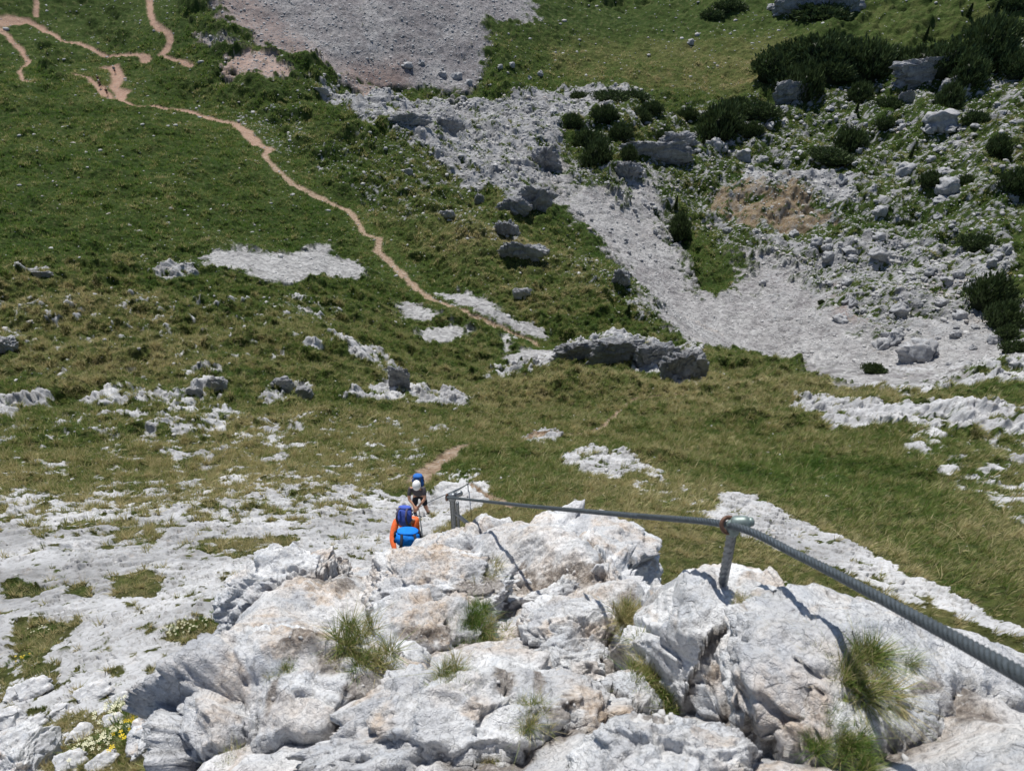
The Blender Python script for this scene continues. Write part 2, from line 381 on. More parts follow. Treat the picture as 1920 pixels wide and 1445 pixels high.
def zone(s, soft=.012):
    q = parse(s); g = ground_hit(q[:, 0], q[:, 1]); u, v = to_uv(g[:, 0], g[:, 1])
    return soft_poly(np.stack([u, v], 1), soft)
def line(s, wmul=.95):
    q = parse(s); g = ground_hit(q[:, 0], q[:, 1]); u, v = to_uv(g[:, 0], g[:, 1]); d = np.linalg.norm(g, axis=1)
    r = np.hypot(g[:, 0], g[:, 1]); q[:, 2] = np.maximum(q[:, 2], 5); wv = q[:, 2] * .5 * d / F / r * wmul * np.clip(.75 * d / np.abs(g[:, 2]), .9, 2.)
    out = np.zeros_like(U); wob = NW1 * .0035
    for k in range(len(u) - 1):
        pad = max(wv[k], wv[k + 1]) * 3 + .01
        lo, hi = min(v[k], v[k+1]) - pad, max(v[k], v[k+1]) + pad; l2, h2 = min(u[k], u[k+1]) - pad, max(u[k], u[k+1]) + pad
        j0, j1 = [int(np.interp(t, vg, JI)) for t in (lo, hi)]
        i0, i1 = [int(np.clip((t - U0) / (U1 - U0) * (NU - 1), 0, NU)) for t in (l2, h2)]
        if j1 <= j0 or i1 <= i0: continue
        a = U[j0:j1, i0:i1] + wob[j0:j1, i0:i1]; b = V[j0:j1, i0:i1] + wob[j0:j1, i0:i1]
        dx, dy = u[k+1] - u[k], v[k+1] - v[k]; L = dx*dx + dy*dy + 1e-12
        tt = np.clip(((a - u[k]) * dx + (b - v[k]) * dy) / L, 0, 1)
        d_ = np.hypot(a - u[k] - tt * dx, (b - v[k] - tt * dy))
        ww = (wv[k] + tt * (wv[k+1] - wv[k])) * (1 + .35 * NW2[j0:j1, i0:i1])
        out[j0:j1, i0:i1] = np.maximum(out[j0:j1, i0:i1], sstep(ww - d_, -.35 * ww, .35 * ww))
    return out
NW1 = fbm2(U * 22, V * 22, 3, 5); NW2 = fbm2(U * 60, V * 60, 3, 9)
rockd = np.full_like(U, .012); scree = np.zeros_like(U); dirt = np.zeros_like(U); pink = np.zeros_like(U)
nbig = fbm2(U * 5, V * 5, 4, 21); nmed = fbm2(U * 26, V * 22, 5, 22, .6); nfin = fbm2(U * 80, V * 72, 4, 23, .6)
dry = .26 + dryb - .07 * sstep(R, 70, 100) + .14 * nbig + .14 * nmed
dry += .26 * (1 - sstep(R, 10, 22)); dry += .15 * sstep(-R, -75, -35)                                   # the near slopes are drier
for s, dv, so_ in [("-100,520 150,500 330,560 420,640 300,700 -100,700", .2, .05), ("-100,880 300,820 640,850 780,890 700,930 200,960 -100,1000", .16, .05),
                  ("880,740 950,700 1150,690 1300,740 1150,770 1100,820 900,810", .12, .03), ("1000,60 1250,70 1500,60 1600,120 1380,180 1250,170 1050,150", .34, .03),
                  ("650,420 780,250 900,330 1050,420 1150,560 1000,600 850,520", .20, .04), ("1500,0 1920,0 1920,140 1700,120", .2, .03),
                  ("1300,700 1560,715 1900,745 1900,775 1600,750 1250,780", .22, .02), ("1350,880 1500,850 1700,880 1800,960 1750,1060 1550,980 1400,920", -.22, .03),
                  ("1900,1020 1700,1010 1750,1100 1920,1170", -.2, .03), ("830,870 1000,850 1100,900 1000,960 880,940", -.14, .03),
                  ("850,470 1060,480 950,420", .15, .03), ("820,170 850,215 910,200 900,180", -.3, .02), ("600,760 900,800 640,860 300,800", .12, .04)]:
    dry += dv * zone(s, so_)
for s, dn in [
    ("585,152 660,162 760,200 830,188 920,180 1060,160 1200,170 1240,235 1160,250 1060,235 1045,290 1025,375 960,385 930,350 860,350 800,300 740,250 620,190", .74),
    ("420,215 520,290 700,240 860,330 880,400 760,420 600,330 560,200", .16),
    ("700,290 800,280 1000,470 1180,520 1170,600 1000,470 880,460", .17),
    ("1060,240 1300,200 1420,170 1400,290 1300,280 1190,330 1100,290", .22),
    ("1040,300 1090,270 1220,300 1500,170 1950,120 1960,690 1700,720 1400,480 1240,400 1100,420", .31),
    ("1400,330 1500,325 1600,340 1600,385 1540,380 1480,345 1430,365 1395,350", .88),
    ("1700,140 1920,60 1950,200 1750,230", .34), ("1480,500 1650,440 1900,480 1880,640 1640,610", .62), ("1420,440 1560,460 1640,620 1540,560 1400,480", .55),
    ("1470,742 1560,748 1680,760 1930,762 1930,832 1850,832 1700,802 1560,797 1500,772", .80),
    ("1650,800 1930,820 1930,1000 1840,930 1760,880", .36), ("1800,870 1930,860 1930,960 1850,920", .5),
    ("1350,925 1420,928 1490,970 1560,1002 1700,1072 1800,1125 1930,1185 1930,1210 1800,1158 1700,1125 1560,1068 1460,1030 1340,985 1290,960 1340,955", .84),
    ("1055,852 1110,828 1190,846 1240,885 1245,905 1180,885 1150,900 1050,868", .78), ("965,825 1020,803 1062,815 1020,838", .8), ("1180,900 1330,910 1320,960 1200,930", .30),
    ("-20,742 100,738 92,756 -20,768", .9), ("-20,772 60,762 30,782 -20,796", .9), ("150,752 250,728 330,738 415,700 428,742 350,764 170,764", .62),
    ("480,752 515,708 590,712 580,752 500,758", .6), ("130,673 205,676 200,698 130,694", .75), ("590,622 680,636 742,680 765,722 880,738 888,768 800,758 640,745 720,722 700,690 610,640", .72),
    ("60,852 118,832 112,850", .95), ("-20,630 18,640 12,668 -20,670", .95), ("455,600 600,595 600,625 460,618", .5), ("565,640 612,640 610,660 568,660", .9),
    ("40,510 95,510 90,524 40,524", .9), ("280,520 375,500 375,520 300,530", .7), ("70,635 250,640 240,680 60,670", .35),
    ("-20,800 500,770 880,800 760,890 640,930 -20,960", .25), ("250,760 420,760 560,820 420,870 250,850", .42), ("-20,560 450,560 420,720 -20,720", .17),
    ("380,560 650,560 620,640 420,700", .16),
    ("-20,985 130,955 300,948 450,925 560,912 680,915 745,935 860,900 915,905 915,935 870,965 800,1010 700,1070 470,1180 370,1290 365,1500 -20,1500", .83),
    ("-20,940 300,940 560,915 720,915 700,960 560,980 300,985 120,1010 -20,1020", .60),
    ("210,1085 260,1072 315,1080 290,1120 215,1122", .05), ("130,1100 165,1095 175,1120 130,1118", .1), ("5,1100 60,1096 90,1112 60,1120 5,1120", .0), ("310,1175 350,1165 420,1165 425,1185 380,1208 310,1200", .12), ("370,1015 440,1008 560,1010 545,1035 440,1045 380,1040", .22), ("20,1170 110,1162 152,1172 120,1200 80,1245 30,1240", .08), ("0,1250 120,1240 110,1290 0,1320", .35), ("140,1290 210,1280 200,1310 140,1320", .1), ("230,980 330,985 290,1020 200,1030", .35), ("60,1330 200,1340 300,1270 360,1270 370,1500 -20,1500", .22), ("-20,1370 100,1370 90,1500 -20,1500", .85),
    ("200,905 560,885 560,915 300,950 120,960", .42), ("760,890 900,880 905,905 820,900", .4), ("830,905 900,905 915,940 850,960 800,940", .96),
    ("1600,720 1740,722 1830,675 1950,672 1950,735 1700,742", .55), ("1255,560 1290,640 1200,600 1150,560", .25), ("1060,640 1190,640 1320,660 1320,730 1200,700 1060,665", .6), ("920,690 1060,655 1030,690 900,715", .55)]:
    z = zone(s, .014 if len(s) > 70 else .008); rockd = rockd * (1 - z) + dn * z
for s in ("375,-30 420,40 480,75 540,105 640,140 760,160 870,167 905,140 912,100 905,60 920,38 985,44 1000,25 995,-30",
          "412,112 470,98 500,108 560,140 500,149 440,135", "365,66 440,84 445,94 395,85", "640,132 700,160 740,185 700,185 640,150",
          "375,490 390,472 440,470 455,455 470,470 530,478 600,462 620,460 625,480 690,500 680,520 600,525 520,528 450,510 380,500",
          "742,570 770,562 810,580 835,592 800,602 760,597", "820,550 880,548 910,560 935,570 940,582 1030,620 1020,634 960,615 900,590 850,570",
          "782,615 850,610 890,622 850,640 800,648 780,630", "935,625 955,625 960,650 945,665", "945,668 1000,655 1050,660 1030,685 950,685", "540,570 600,582 570,592",
          "1040,380 1110,430 1140,470 1185,520 1215,570 1260,620 1300,650 1400,662 1500,692 1575,728 1800,722 1870,650 1800,600 1700,600 1650,620 1560,560 1480,500 1400,470 1380,540 1310,545 1285,480 1240,410 1235,330 1170,335 1165,370 1070,340 1045,300 1035,320",
          "770,190 850,178 840,188 790,190", "1570,725 1700,600 1960,560 1960,680 1740,730"):
    z = zone(s, .05 if s[:8] in ('1040,380', '1570,725') else .022); z = sstep(z + .55 * nfin * (z > .02) + .4 * nmed * (z > .02) * (z < .98), .34, .66); scree = np.maximum(scree, z)
z = zone("1270,380 1300,400 1325,470 1378,510 1372,530 1340,560 1300,500 1280,440", .012); scree *= 1 - sstep(z + .2 * nfin, .4, .6); rockd *= 1 - .8 * z
rockd = np.where(scree > .5, rockd * .8, rockd)
pathw = np.zeros_like(U)
for li_, s in enumerate(("285,198,5 350,208,6 395,222,8 440,232,8 465,250,9 480,270,9 505,280,8 495,290,6 520,320,7 550,345,9 600,372,9 650,392,8 668,410,8 680,435,8 710,450,8 708,470,10 730,490,10 760,520,11 790,548,12 830,567,10 880,590,9 940,612,11 1000,638,12 1060,657,12",
          "0,55,9 20,75,6 45,105,6 50,120,5 38,132,5 42,148,6 65,154,3", "272,-20,8 285,40,8 320,75,8 310,95,12", "-20,40,26 20,35,20 50,32,8 100,65,6 160,90,6 200,108,7 240,105,7 270,105,12 278,112,14",
          "300,100,5 330,112,8 355,122,11", "140,142,3 170,148,5 188,162,11 205,182,12 245,197,6 287,198,3", "190,128,5 215,128,12 222,150,14 214,165,11 228,172,15 222,186,9", "62,-10,5 68,25,5",
          "785,900,30 830,862,24 858,838,15 900,828,7 960,826,10 1020,815,14 1100,812,12 1130,800,8 1160,770,6 1190,746,6 1280,736,5", "880,905,8 930,935,16 960,950,14")):
    dirt = np.maximum(dirt, line(s, .62 if 1 <= li_ <= 7 else (1.5 if li_ == 8 else .95)))
    pathw = np.maximum(pathw, line(s, 5. if li_ < 8 else 3.5))
for s, pk in (("-20,-20 240,-20 420,120 420,260 -20,260", 1), ("375,-30 430,-30 560,70 640,140 560,140 400,60", .6), ("400,90 570,90 570,155 400,155", 1), ("640,120 760,120 760,195 640,195", .8),
              ("1330,350 1400,335 1480,335 1540,385 1560,410 1480,430 1370,415", 1.0), ("1560,520 1680,500 1690,600 1580,600", .7), ("240,-20 350,-20 350,130 240,130", 1), ("360,200 520,230 520,300 400,260", .7), ("1100,600 1960,600 1960,640 1100,640", 0)):
    pink = np.maximum(pink, pk * (.45 if '1330,350' in s else 1) * zone(s, .02))
z = zone("1330,365 1400,340 1440,360 1490,340 1530,385 1575,412 1480,428 1370,412", .02); dirt = np.maximum(dirt, .62 * sstep(z + 1.1 * nfin * (z > .05) + .5 * nmed, .45, .85)); 
tone = .75 * zone('300,-60 1010,-60 1010,60 905,180 640,160 300,60', .03) + (.38 + 0 * U) * zone('1040,300 1300,300 1560,560 1900,600 1900,740 1000,740', .03)
tone = np.clip(tone + .5 * np.clip(nmed + .5 * nbig, -.5, 1) + .25 * nfin, 0, 1)
# rock pattern
far0 = sstep(R, 60, 95)
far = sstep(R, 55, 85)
rn = fbm2(U * 30, V * 24, 6, 31, .72); rn2 = fbm2(U * 100 + rn, V * 80 + .4 * rn, 3, 33, .6)
rnf = fbm2(U * 70 + .6 * rn, V * 70, 4, 35, .8); rn2f = fbm2(U * 170, V * 150, 2, 36, .7)
pn = (.8 * rn + .6 * rn2) * (1 - far) + (.35 * rn + .75 * rnf + .55 * rn2f) * far
_a = ground_hit([600, 1000], [160, 330]); _u, _v = to_uv(_a[:, 0], _a[:, 1]); _d = np.array([_u[1] - _u[0], _v[1] - _v[0]]); _d /= np.linalg.norm(_d)
ks = zone("560,130 1060,150 1240,240 1060,330 1050,480 1000,480 560,230", .05)
la = U * _d[0] + V * _d[1]; lb = -U * _d[1] + V * _d[0]
near_ = 1 - sstep(R, 38, 55); pn = pn * (1 - near_) + near_ * (.95 * fbm2(U * 24 + .3 * nbig, V * 26, 5, 31, .58) + .30 * rn2)
pn = pn * (1 - .8 * ks) + ks * (fbm2(la * 22, lb * 90, 4, 97, .65) * .8 + .35 * rnf)
p = pctl(pn, .50)
rock = sstep(rockd - p, -.035, .04) * (1 - dirt)
broad = sstep(rockd - pctl(.9 * rn, .5), -.25, .25)
fine = pctl(fbm2(U * 240, V * 150, 2, 41, .7), .5)
# relief
lump = .019 * R * fbm2(U * 9, V * 10, 4, 51, .5) + .0085 * R * fbm2(U * 26, V * 24, 3, 54, .55) * sstep(R, 24, 40) + R * (.0050 + .0055 * (1 - far0) * sstep(R, 14, 26)) * fbm2(U * 52, V * 50, 3, 52, .6)
lump *= (1 - .75 * scree) * (1 - .85 * pathw)
tuss = .0020 * R * fbm2(U * 170, V * 150, 2, 53, .7) * (1 - rock) * (1 - .6 * scree) * (1 - dirt)
rr = fbm2(U * 60 + .5 * rn, V * 42, 4, 61, .6, True) * (1 - far) + .35 * far * fbm2(U * 80, V * 60, 2, 61)
slab = 1 - sstep(R, 42, 55)
sw = V * 34 + U * 9 * (U < 0) - U * 14 * (U > 0) + 1.6 * fbm2(U * 9, V * 9, 4, 77, .55)
saw = sw - np.floor(sw); saw = sstep(saw, 0, .10) * (1 - saw)          # steep uphill-facing step, gentle back slope
sv = sstep(fbm2(U * 12, V * 12, 3, 78), -.25, .35)
cn = fbm2(U * 9 + V * 5, V * 34 - U * 8, 4, 91, .62); cn2 = fbm2(U * 30 + V * 14, V * 90 - U * 20, 3, 93, .6)
crk = np.maximum(1 - sstep(np.abs(cn), .0, .035), .6 * (1 - sstep(np.abs(cn2), 0, .05))) * sstep(fbm2(U * 7, V * 7, 2, 95), -.4, .1) * (1 - far)
smz = .6 * zone('-60,130 420,230 720,430 640,470 380,450 -60,490', .05) + zone('850,-60 1560,-60 1520,60 1430,160 1330,190 1000,170 930,120', .05)
rel = lump * np.where(R < 26, .6, 1) * (1 - .65 * smz) + tuss + R * (.0032 * (1 - .3 * far) * broad * (1 + .3 * rr * (1 - .8 * slab)) * (1 - .45 * slab) + rock * (.0012 * (1 - .6 * far) - .0007 * slab + .0011 * rr * (1 - .72 * slab) + .0005 * (1 - .7 * slab) * fbm2(U * 260, V * 120, 2, 63)) - .0050 * crk * rock)
rel = rel + scree * R * .0006 * fbm2(U * 330, V * 160, 2, 62) - R * dirt * (.0012 + .0035 * (1 - far))
rel = rel + broad * sstep(rockd, .2, .5) * sv * saw * R * (.0095 - .0065 * far)
cl = sstep(fbm2(U * 16, V * 30, 3, 71), .25, .31) * .006 * (1 - .6 * far) * R * sstep(rockd, .3, .6)
rel = rel + cl
edge_fade = sstep(R, 1.0, 1.6)
Zs = Z.copy(); Z = Z + rel * edge_fade
VV = np.stack([X, Y, Z], -1).reshape(-1, 3)
ids = np.arange(NU * NV).reshape(NV, NU)
quads = np.stack([ids[:-1, :-1], ids[:-1, 1:], ids[1:, 1:], ids[1:, :-1]], -1).reshape(-1, 4)
mask4 = np.stack([rock, scree, dirt, np.clip(dry + .12 * nfin, 0, 1)], -1).reshape(-1, 4)
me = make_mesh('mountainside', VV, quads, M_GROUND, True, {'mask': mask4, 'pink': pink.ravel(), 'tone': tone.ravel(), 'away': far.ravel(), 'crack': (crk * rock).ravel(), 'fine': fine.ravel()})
tag(link('ground', me), 'steep alpine mountainside of grass, limestone slabs and scree falling to a meadow', None, None, 'structure')

# ------------------------------------------------------------------ foreground crag base
FG = """360,1445,1.9 370,1290,2.6 440,1150,3.4 520,1080,4.0 620,1068,4.2 720,1050,4.4 770,1010,4.6 830,985,4.5 960,975,4.2 1060,1000,3.8 1120,1040,3.5 1175,1100,3.0 1205,1125,2.7
1215,1110,2.15 1290,1080,2.15 1400,1110,1.95 1500,1155,1.8 1545,1200,1.65 1600,1230,1.75 1700,1250,1.6 1800,1285,1.42 1920,1345,1.2 2050,1400,1.05
960,1445,1.27 700,1445,1.4 500,1445,1.6 500,1300,2.35 700,1300,1.95 600,1200,2.8 730,1200,2.65 900,1300,1.82 850,1150,3.0 850,1070,3.8 1050,1090,3.2 1000,1200,2.45 1100,1310,1.85 1180,1200,2.35
1230,1300,1.95 1300,1200,1.9 1420,1220,1.75 1400,1400,1.25 1250,1440,1.25 1600,1300,1.55 1600,1440,1.2 1750,1370,1.28 1900,1440,1.0 1200,1600,1.0 700,1600,1.1 1700,1600,.95 400,1600,1.35"""
fc = np.array([list(map(float, s.split(','))) for s in FG.split()]); FP = rays(fc[:, 0], fc[:, 1]) * fc[:, 2:3]
extra = []
for k in range(23):
    p_ = FP[k]; hd = p_[:2] / np.hypot(*p_[:2])
    if fc[k, 0] < 500: hd = (hd + np.array([-1.2, 0])); hd /= np.linalg.norm(hd)
    if fc[k, 0] > 1560: hd = hd + np.array([.3, .3])
    extra += [[p_[0] + hd[0] * .22, p_[1] + hd[1] * .22, p_[2] - .55], [p_[0] + hd[0] * .55, p_[1] + hd[1] * .55, p_[2] - 2.3]]
FP = np.vstack([FP, extra, [[0, .15, -1.25], [-.4, .15, -1.3], [.4, .15, -1.1], [0, -.5, -1.3], [1., .0, -1.1], [-1.2, 0, -2.3]]])
ftps = TPS(FP[:, 0], FP[:, 1], FP[:, 2], 1e-3)
n1_, n2_ = 620, 640
fu = np.linspace(-2.9, 2.4, n1_); fv = np.linspace(-.35, 3.7, n2_)
FX, FY = np.meshgrid(fu, fv); FZ = upsample(ftps(*np.meshgrid(np.linspace(-2.9, 2.4, 160), np.linspace(-.35, 3.7, 160))), n2_, n1_)
FZ += .05 * fbm2(FX * 2.2, FY * 2.2, 5, 81, .55) + .045 * fbm2(FX * 3 , FY * 3, 5, 82, .6, True) + .008 * fbm2(FX * 25, FY * 25, 3, 83)
FZ = np.maximum(FZ - .07 - .05 * (FY > 1.2), -9)
ids = np.arange(n1_ * n2_).reshape(n2_, n1_)
fq = np.stack([ids[:-1, :-1], ids[:-1, 1:], ids[1:, 1:], ids[1:, :-1]], -1).reshape(-1, 4)
fvts = np.stack([FX, FY, FZ], -1).reshape(-1, 3)
crag = link('crag', make_mesh('crag', fvts, fq, M_FG, True, {'fresh': pctl(fbm2(FX * 2.5, FY * 2.5, 4, 88)).ravel() * .9, 'soil': sstep(-fbm2(FX * 3, FY * 3, 5, 82, .6, True), .1, .7).ravel()}))
tag(crag, 'pale limestone crag at the viewer\'s feet, bedrock between the foreground boulders', 'rock')

# ------------------------------------------------------------------ rocks
_ico = {}
def ico(n):
    if n not in _ico:
        bm = bmesh.new(); bmesh.ops.create_icosphere(bm, subdivisions=n, radius=1)
        v = np.array([x.co[:] for x in bm.verts]); f = np.array([[y.index for y in x.verts] for x in bm.faces]); bm.free(); _ico[n] = (v, f)
    return _ico[n]
def rock_verts(sub, seed, cuts=10, rough=.10, flat=1.0, layered=0.0, crack=.0, nfreq=1.5, soft=.06, cells=(), face=None):
    v, f = ico(sub); rg = np.random.default_rng(seed)
    p_ = v * (1 + .16 * fbm3(v * 1.1, 2, seed)[:, None])
    for k in range(cuts):
        n_ = rg.normal(size=3); n_ /= np.linalg.norm(n_); c = rg.uniform(.58, .9)
        d = p_ @ n_ - c; e = np.where(d > 0, d, 0)
        p_ = p_ - np.outer(e * (1 - soft), n_)
    if face is not None:
        for n_, c in (((0, -1, -.12), face), ((0, .35, 1), .60)):
            n_ = np.array(n_) / np.linalg.norm(n_); e = np.maximum(p_ @ n_ - c, 0); p_ = p_ - np.outer(e * .95, n_)
    nr = p_ / np.linalg.norm(p_, axis=1, keepdims=True)
    w_ = fbm3(v * nfreq, 2, seed + 3)
    d = rough * fbm3(v * nfreq + .2 * w_[:, None], 6, seed + 5, .55) + rough * .55 * fbm3(v * nfreq * 2.2, 5, seed + 9, .6, True)
    if layered:
        zz = p_[:, 2] * 4 + .5 * w_ + .3 * p_[:, 0]; st = zz - np.floor(zz); d = d + layered * (st**3)
    if crack:
        a = np.abs(perlin3(v * 1.7 + .25 * fbm3(v * 3, 3, seed + 1)[:, None], seed + 20)); d = d - crack * (1 - sstep(a, 0, .05))
    fresh = np.zeros(len(v))
    for (nc, amp, tilt, gr, gw) in cells:
        pc = rg.normal(size=(nc, 3)); pc /= np.linalg.norm(pc, axis=1, keepdims=True); pc *= rg.uniform(.8, 1.05, (nc, 1))
        wq = v + .10 * np.stack([fbm3(v * 2.5 + k * 9.1, 4, seed + 30 + k, .6) for k in range(3)], 1)
        D = np.sqrt(((wq[:, None] - pc[None])**2).sum(-1)); o = np.argpartition(D, 1, axis=1)[:, :2]
        d0 = np.take_along_axis(D, o, 1); sw_ = d0[:, 0] > d0[:, 1]; i1 = np.where(sw_, o[:, 1], o[:, 0]); e_ = np.abs(d0[:, 1] - d0[:, 0])
        tv = rg.normal(size=(nc, 3)) * tilt; off = rg.normal(0, amp, nc)
        d = d + (off[i1] + ((wq - pc[i1]) * tv[i1]).sum(1)) * sstep(e_, 0, gw * 1.3) - gr * .6 * (1 - sstep(e_, 0, gw)) * pctl(fbm3(v * 2, 2, seed + 50) + .3)
        fresh = np.maximum(fresh, (rg.random(nc) < .11)[i1] * sstep(e_, 0, .05) * rg.uniform(.4, 1, nc)[i1])
    rock_verts.fresh = fresh
    return p_ + nr * d[:, None], f
def place_rock(name, px, py, d, sx, sy, sz, rot, seed, sub=6, mat=M_ROCK, label='', cat='rock', group=None, **kw):
    v, f = rock_verts(sub, seed, **kw)
    v = v * np.array([sx, sy, sz])
    mr = np.array(Matrix.Rotation(math.radians(rot[2]), 3, 'Z') @ Matrix.Rotation(math.radians(rot[1]), 3, 'Y') @ Matrix.Rotation(math.radians(rot[0]), 3, 'X'))
    o = link(name, make_mesh(name, v @ mr.T, f, mat, True, {'fresh': rock_verts.fresh}), None, pt(px, py, d) if not isinstance(px, Vector) else px)
    return tag(o, label, cat, group)
FGR = 'boulders and ledges of the limestone crag in the foreground'
BVH = []
def fgrock(px, py, d, s, rot, seed, label, sub=6, name='boulder', cat='boulder', mat=M_FG, **kw):
    kw.setdefault('cells', ((16, .024, .15, .06, .065), (70, .011, .20, .03, .035), (320, .005, .17, .012, .02)) if sub >= 6 else ())
    o = place_rock(name, px, py, d, *s, rot, seed, sub, mat, label, cat, FGR, **kw)
    return o
# (centre in the picture, distance, half sizes in metres, rotation)
fgs = [
 fgrock(965, 1120, 4.05, (.72, .50, .42), (-22, 4, 6), 101, 'broad domed pale boulder in the centre with the cable\'s shadow running across its top', 7, cuts=7, rough=.085, crack=.05),
 fgrock(1085, 1150, 3.42, (.42, .36, .32), (-20, 0, 20), 108, 'sloping pale boulder on the right shoulder of the big domed boulder', 7, cuts=9, rough=.09, crack=.05),
 fgrock(1385, 1330, 1.86, (.245, .30, .29), (-14, 2, 4), 103, 'tall pale boulder that carries the cable peg, with a big tan patch on its front', 7, cuts=7, rough=.055, crack=.045, cells=((9, .02, .05, .05, .07), (90, .006, .10, .02, .04), (300, .004, .12, .010, .03))),
 fgrock(1760, 1405, 1.52, (.40, .30, .20), (-12, 22, -12), 104, 'low pale slab of rock at bottom right with a dark crack, under the cable', 7, cuts=8, rough=.06, crack=.07, cells=((9, .02, .05, .05, .09), (90, .005, .08, .02, .05), (300, .003, .08, .010, .03))),
 fgrock(1080, 1290, 1.96, (.15, .12, .11), (-20, 0, 5), 105, 'rounded boulder with an orange stain jutting over a dark gap', 7, cuts=9, rough=.07, crack=.05),
 fgrock(1110, 1215, 2.55, (.27, .20, .17), (-25, 4, 10), 106, 'blocky boulder with grey-brown broken face above the rounded stained boulder', 7, cuts=10, rough=.09, crack=.06),
 fgrock(815, 1130, 3.15, (.36, .24, .18), (-20, 2, -4), 107, 'wide tan-faced ledge of rock left of the dark green grass tuft', 7, name='rock_ledge', cat='rock ledge', cuts=10, rough=.09, layered=.06, crack=.05),
 fgrock(790, 1215, 2.62, (.24, .20, .15), (-20, 0, 8), 112, 'small white broken ledge below the wide tan-faced ledge', 6, name='rock_ledge', cat='rock ledge', cuts=11, rough=.10, layered=.05, crack=.05),
 fgrock(560, 1130, 3.6, (.34, .32, .24), (-30, -8, -25), 109, 'pale rock shoulder with brown hollows above the square tan block', 7, cuts=9, rough=.10, crack=.06),
 fgrock(478, 1285, 2.55, (.088, .07, .062), (-10, 5, 8), 110, 'small square tan block wedged in the left side of the crag', 6, name='rock_block', cat='rock', mat=M_TANROCK, cuts=10, rough=.05, crack=.03),
 fgrock(560, 1390, 1.95, (.34, .28, .22), (-28, 0, -30), 111, 'large pale cracked rock face at the bottom left of the crag', 7, cuts=8, rough=.08, crack=.06),
 fgrock(850, 1400, 1.62, (.33, .24, .15), (-35, 0, 5), 118, 'broad white slab sloping down at bottom centre', 7, name='rock_slab', cat='rock slab', cuts=7, rough=.07, crack=.05),
 fgrock(1265, 1500, 1.16, (.15, .13, .12), (-15, 6, 10), 113, 'smooth grey-white boulder cut by the bottom edge, left of the tan patch', 7, cuts=6, rough=.05, crack=.03),
 fgrock(1160, 1350, 1.72, (.11, .09, .07), (-15, -6, 30), 114, 'small tan and white stone at the foot of the rounded stained boulder', 6, cuts=10, rough=.08, crack=.05),
 fgrock(690, 1330, 2.12, (.17, .15, .13), (-20, 10, 35), 115, 'broken tan-edged rock left of the mossy patches', 6, cuts=10, rough=.11, crack=.05, layered=.05),
 fgrock(1620, 1380, 1.55, (.06, .05, .04), (0, 0, 30), 119, 'small pale stone beside the dry grass tuft at bottom right', 5, name='stone', cat='stone', cuts=9, rough=.06),
 fgrock(320, 1372, 4.1, (.17, .16, .15), (-15, 0, 15), 116, 'rounded grey-white boulder beside the yellow flowers at bottom left', 6, cuts=7, rough=.07, crack=.03),
 fgrock(35, 1425, 4.9, (.20, .17, .14), (-10, 0, -10), 117, 'grey-white boulder in the bottom left corner', 6, cuts=8, rough=.08, crack=.03),
 fgrock(1235, 1190, 2.35, (.06, .12, .16), (0, 0, 0), 120, 'narrow pale rock in the gap between the peg boulder and the domed boulder', 6, name='rock', cat='rock', cuts=9, rough=.09),
]
bpy.context.view_layer.update()
GX0, GY0, GS = -3., -.6, .009; GN = (int(5.8 / GS), int(4.6 / GS))
tops = []; wcs = []
for o in fgs[:15] + [crag]:
    me = o.data; v = np.empty(len(me.vertices) * 3, np.float32); me.vertices.foreach_get('co', v); v = v.reshape(-1, 3); mw = np.array(o.matrix_world); wv_ = v @ mw[:3, :3].T + mw[:3, 3]
    a = ((wv_[:, 0] - GX0) / GS).astype(int); b = ((wv_[:, 1] - GY0) / GS).astype(int); ok = (a > 0) & (a < GN[0] - 1) & (b > 0) & (b < GN[1] - 1)
    T_ = np.full(GN, -99., np.float32); np.maximum.at(T_, (a[ok], b[ok]), wv_[ok, 2])
    for _ in range(2 if o is not crag else 1): T_ = np.maximum.reduce([T_, np.roll(T_, 1, 0), np.roll(T_, -1, 0), np.roll(T_, 1, 1), np.roll(T_, -1, 1)]) if o is crag else np.where(T_ > -50, T_, np.maximum.reduce([np.roll(T_, 1, 0), np.roll(T_, -1, 0), np.roll(T_, 1, 1), np.roll(T_, -1, 1)]))
    tops.append(T_); wcs.append((a.clip(0, GN[0]-1), b.clip(0, GN[1]-1), wv_, v))
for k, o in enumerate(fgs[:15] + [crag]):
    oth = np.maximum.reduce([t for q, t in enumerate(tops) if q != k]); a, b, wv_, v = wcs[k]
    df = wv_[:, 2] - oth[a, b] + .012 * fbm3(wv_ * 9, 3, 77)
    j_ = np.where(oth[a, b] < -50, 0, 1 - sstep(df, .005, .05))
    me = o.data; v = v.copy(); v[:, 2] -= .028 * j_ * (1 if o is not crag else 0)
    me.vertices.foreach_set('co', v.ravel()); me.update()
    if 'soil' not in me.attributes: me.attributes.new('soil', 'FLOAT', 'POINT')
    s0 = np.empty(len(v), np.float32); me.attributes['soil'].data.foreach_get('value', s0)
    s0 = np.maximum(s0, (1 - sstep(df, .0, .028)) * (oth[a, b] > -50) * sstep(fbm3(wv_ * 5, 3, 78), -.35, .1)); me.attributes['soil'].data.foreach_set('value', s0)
def bvh_of(o):
    m = o.matrix_world; vs = [m @ v.co for v in o.data.vertices]; return BVHTree.FromPolygons(vs, [tuple(p.vertices) for p in o.data.polygons])
BVH = [bvh_of(o) for o in fgs + [crag]]
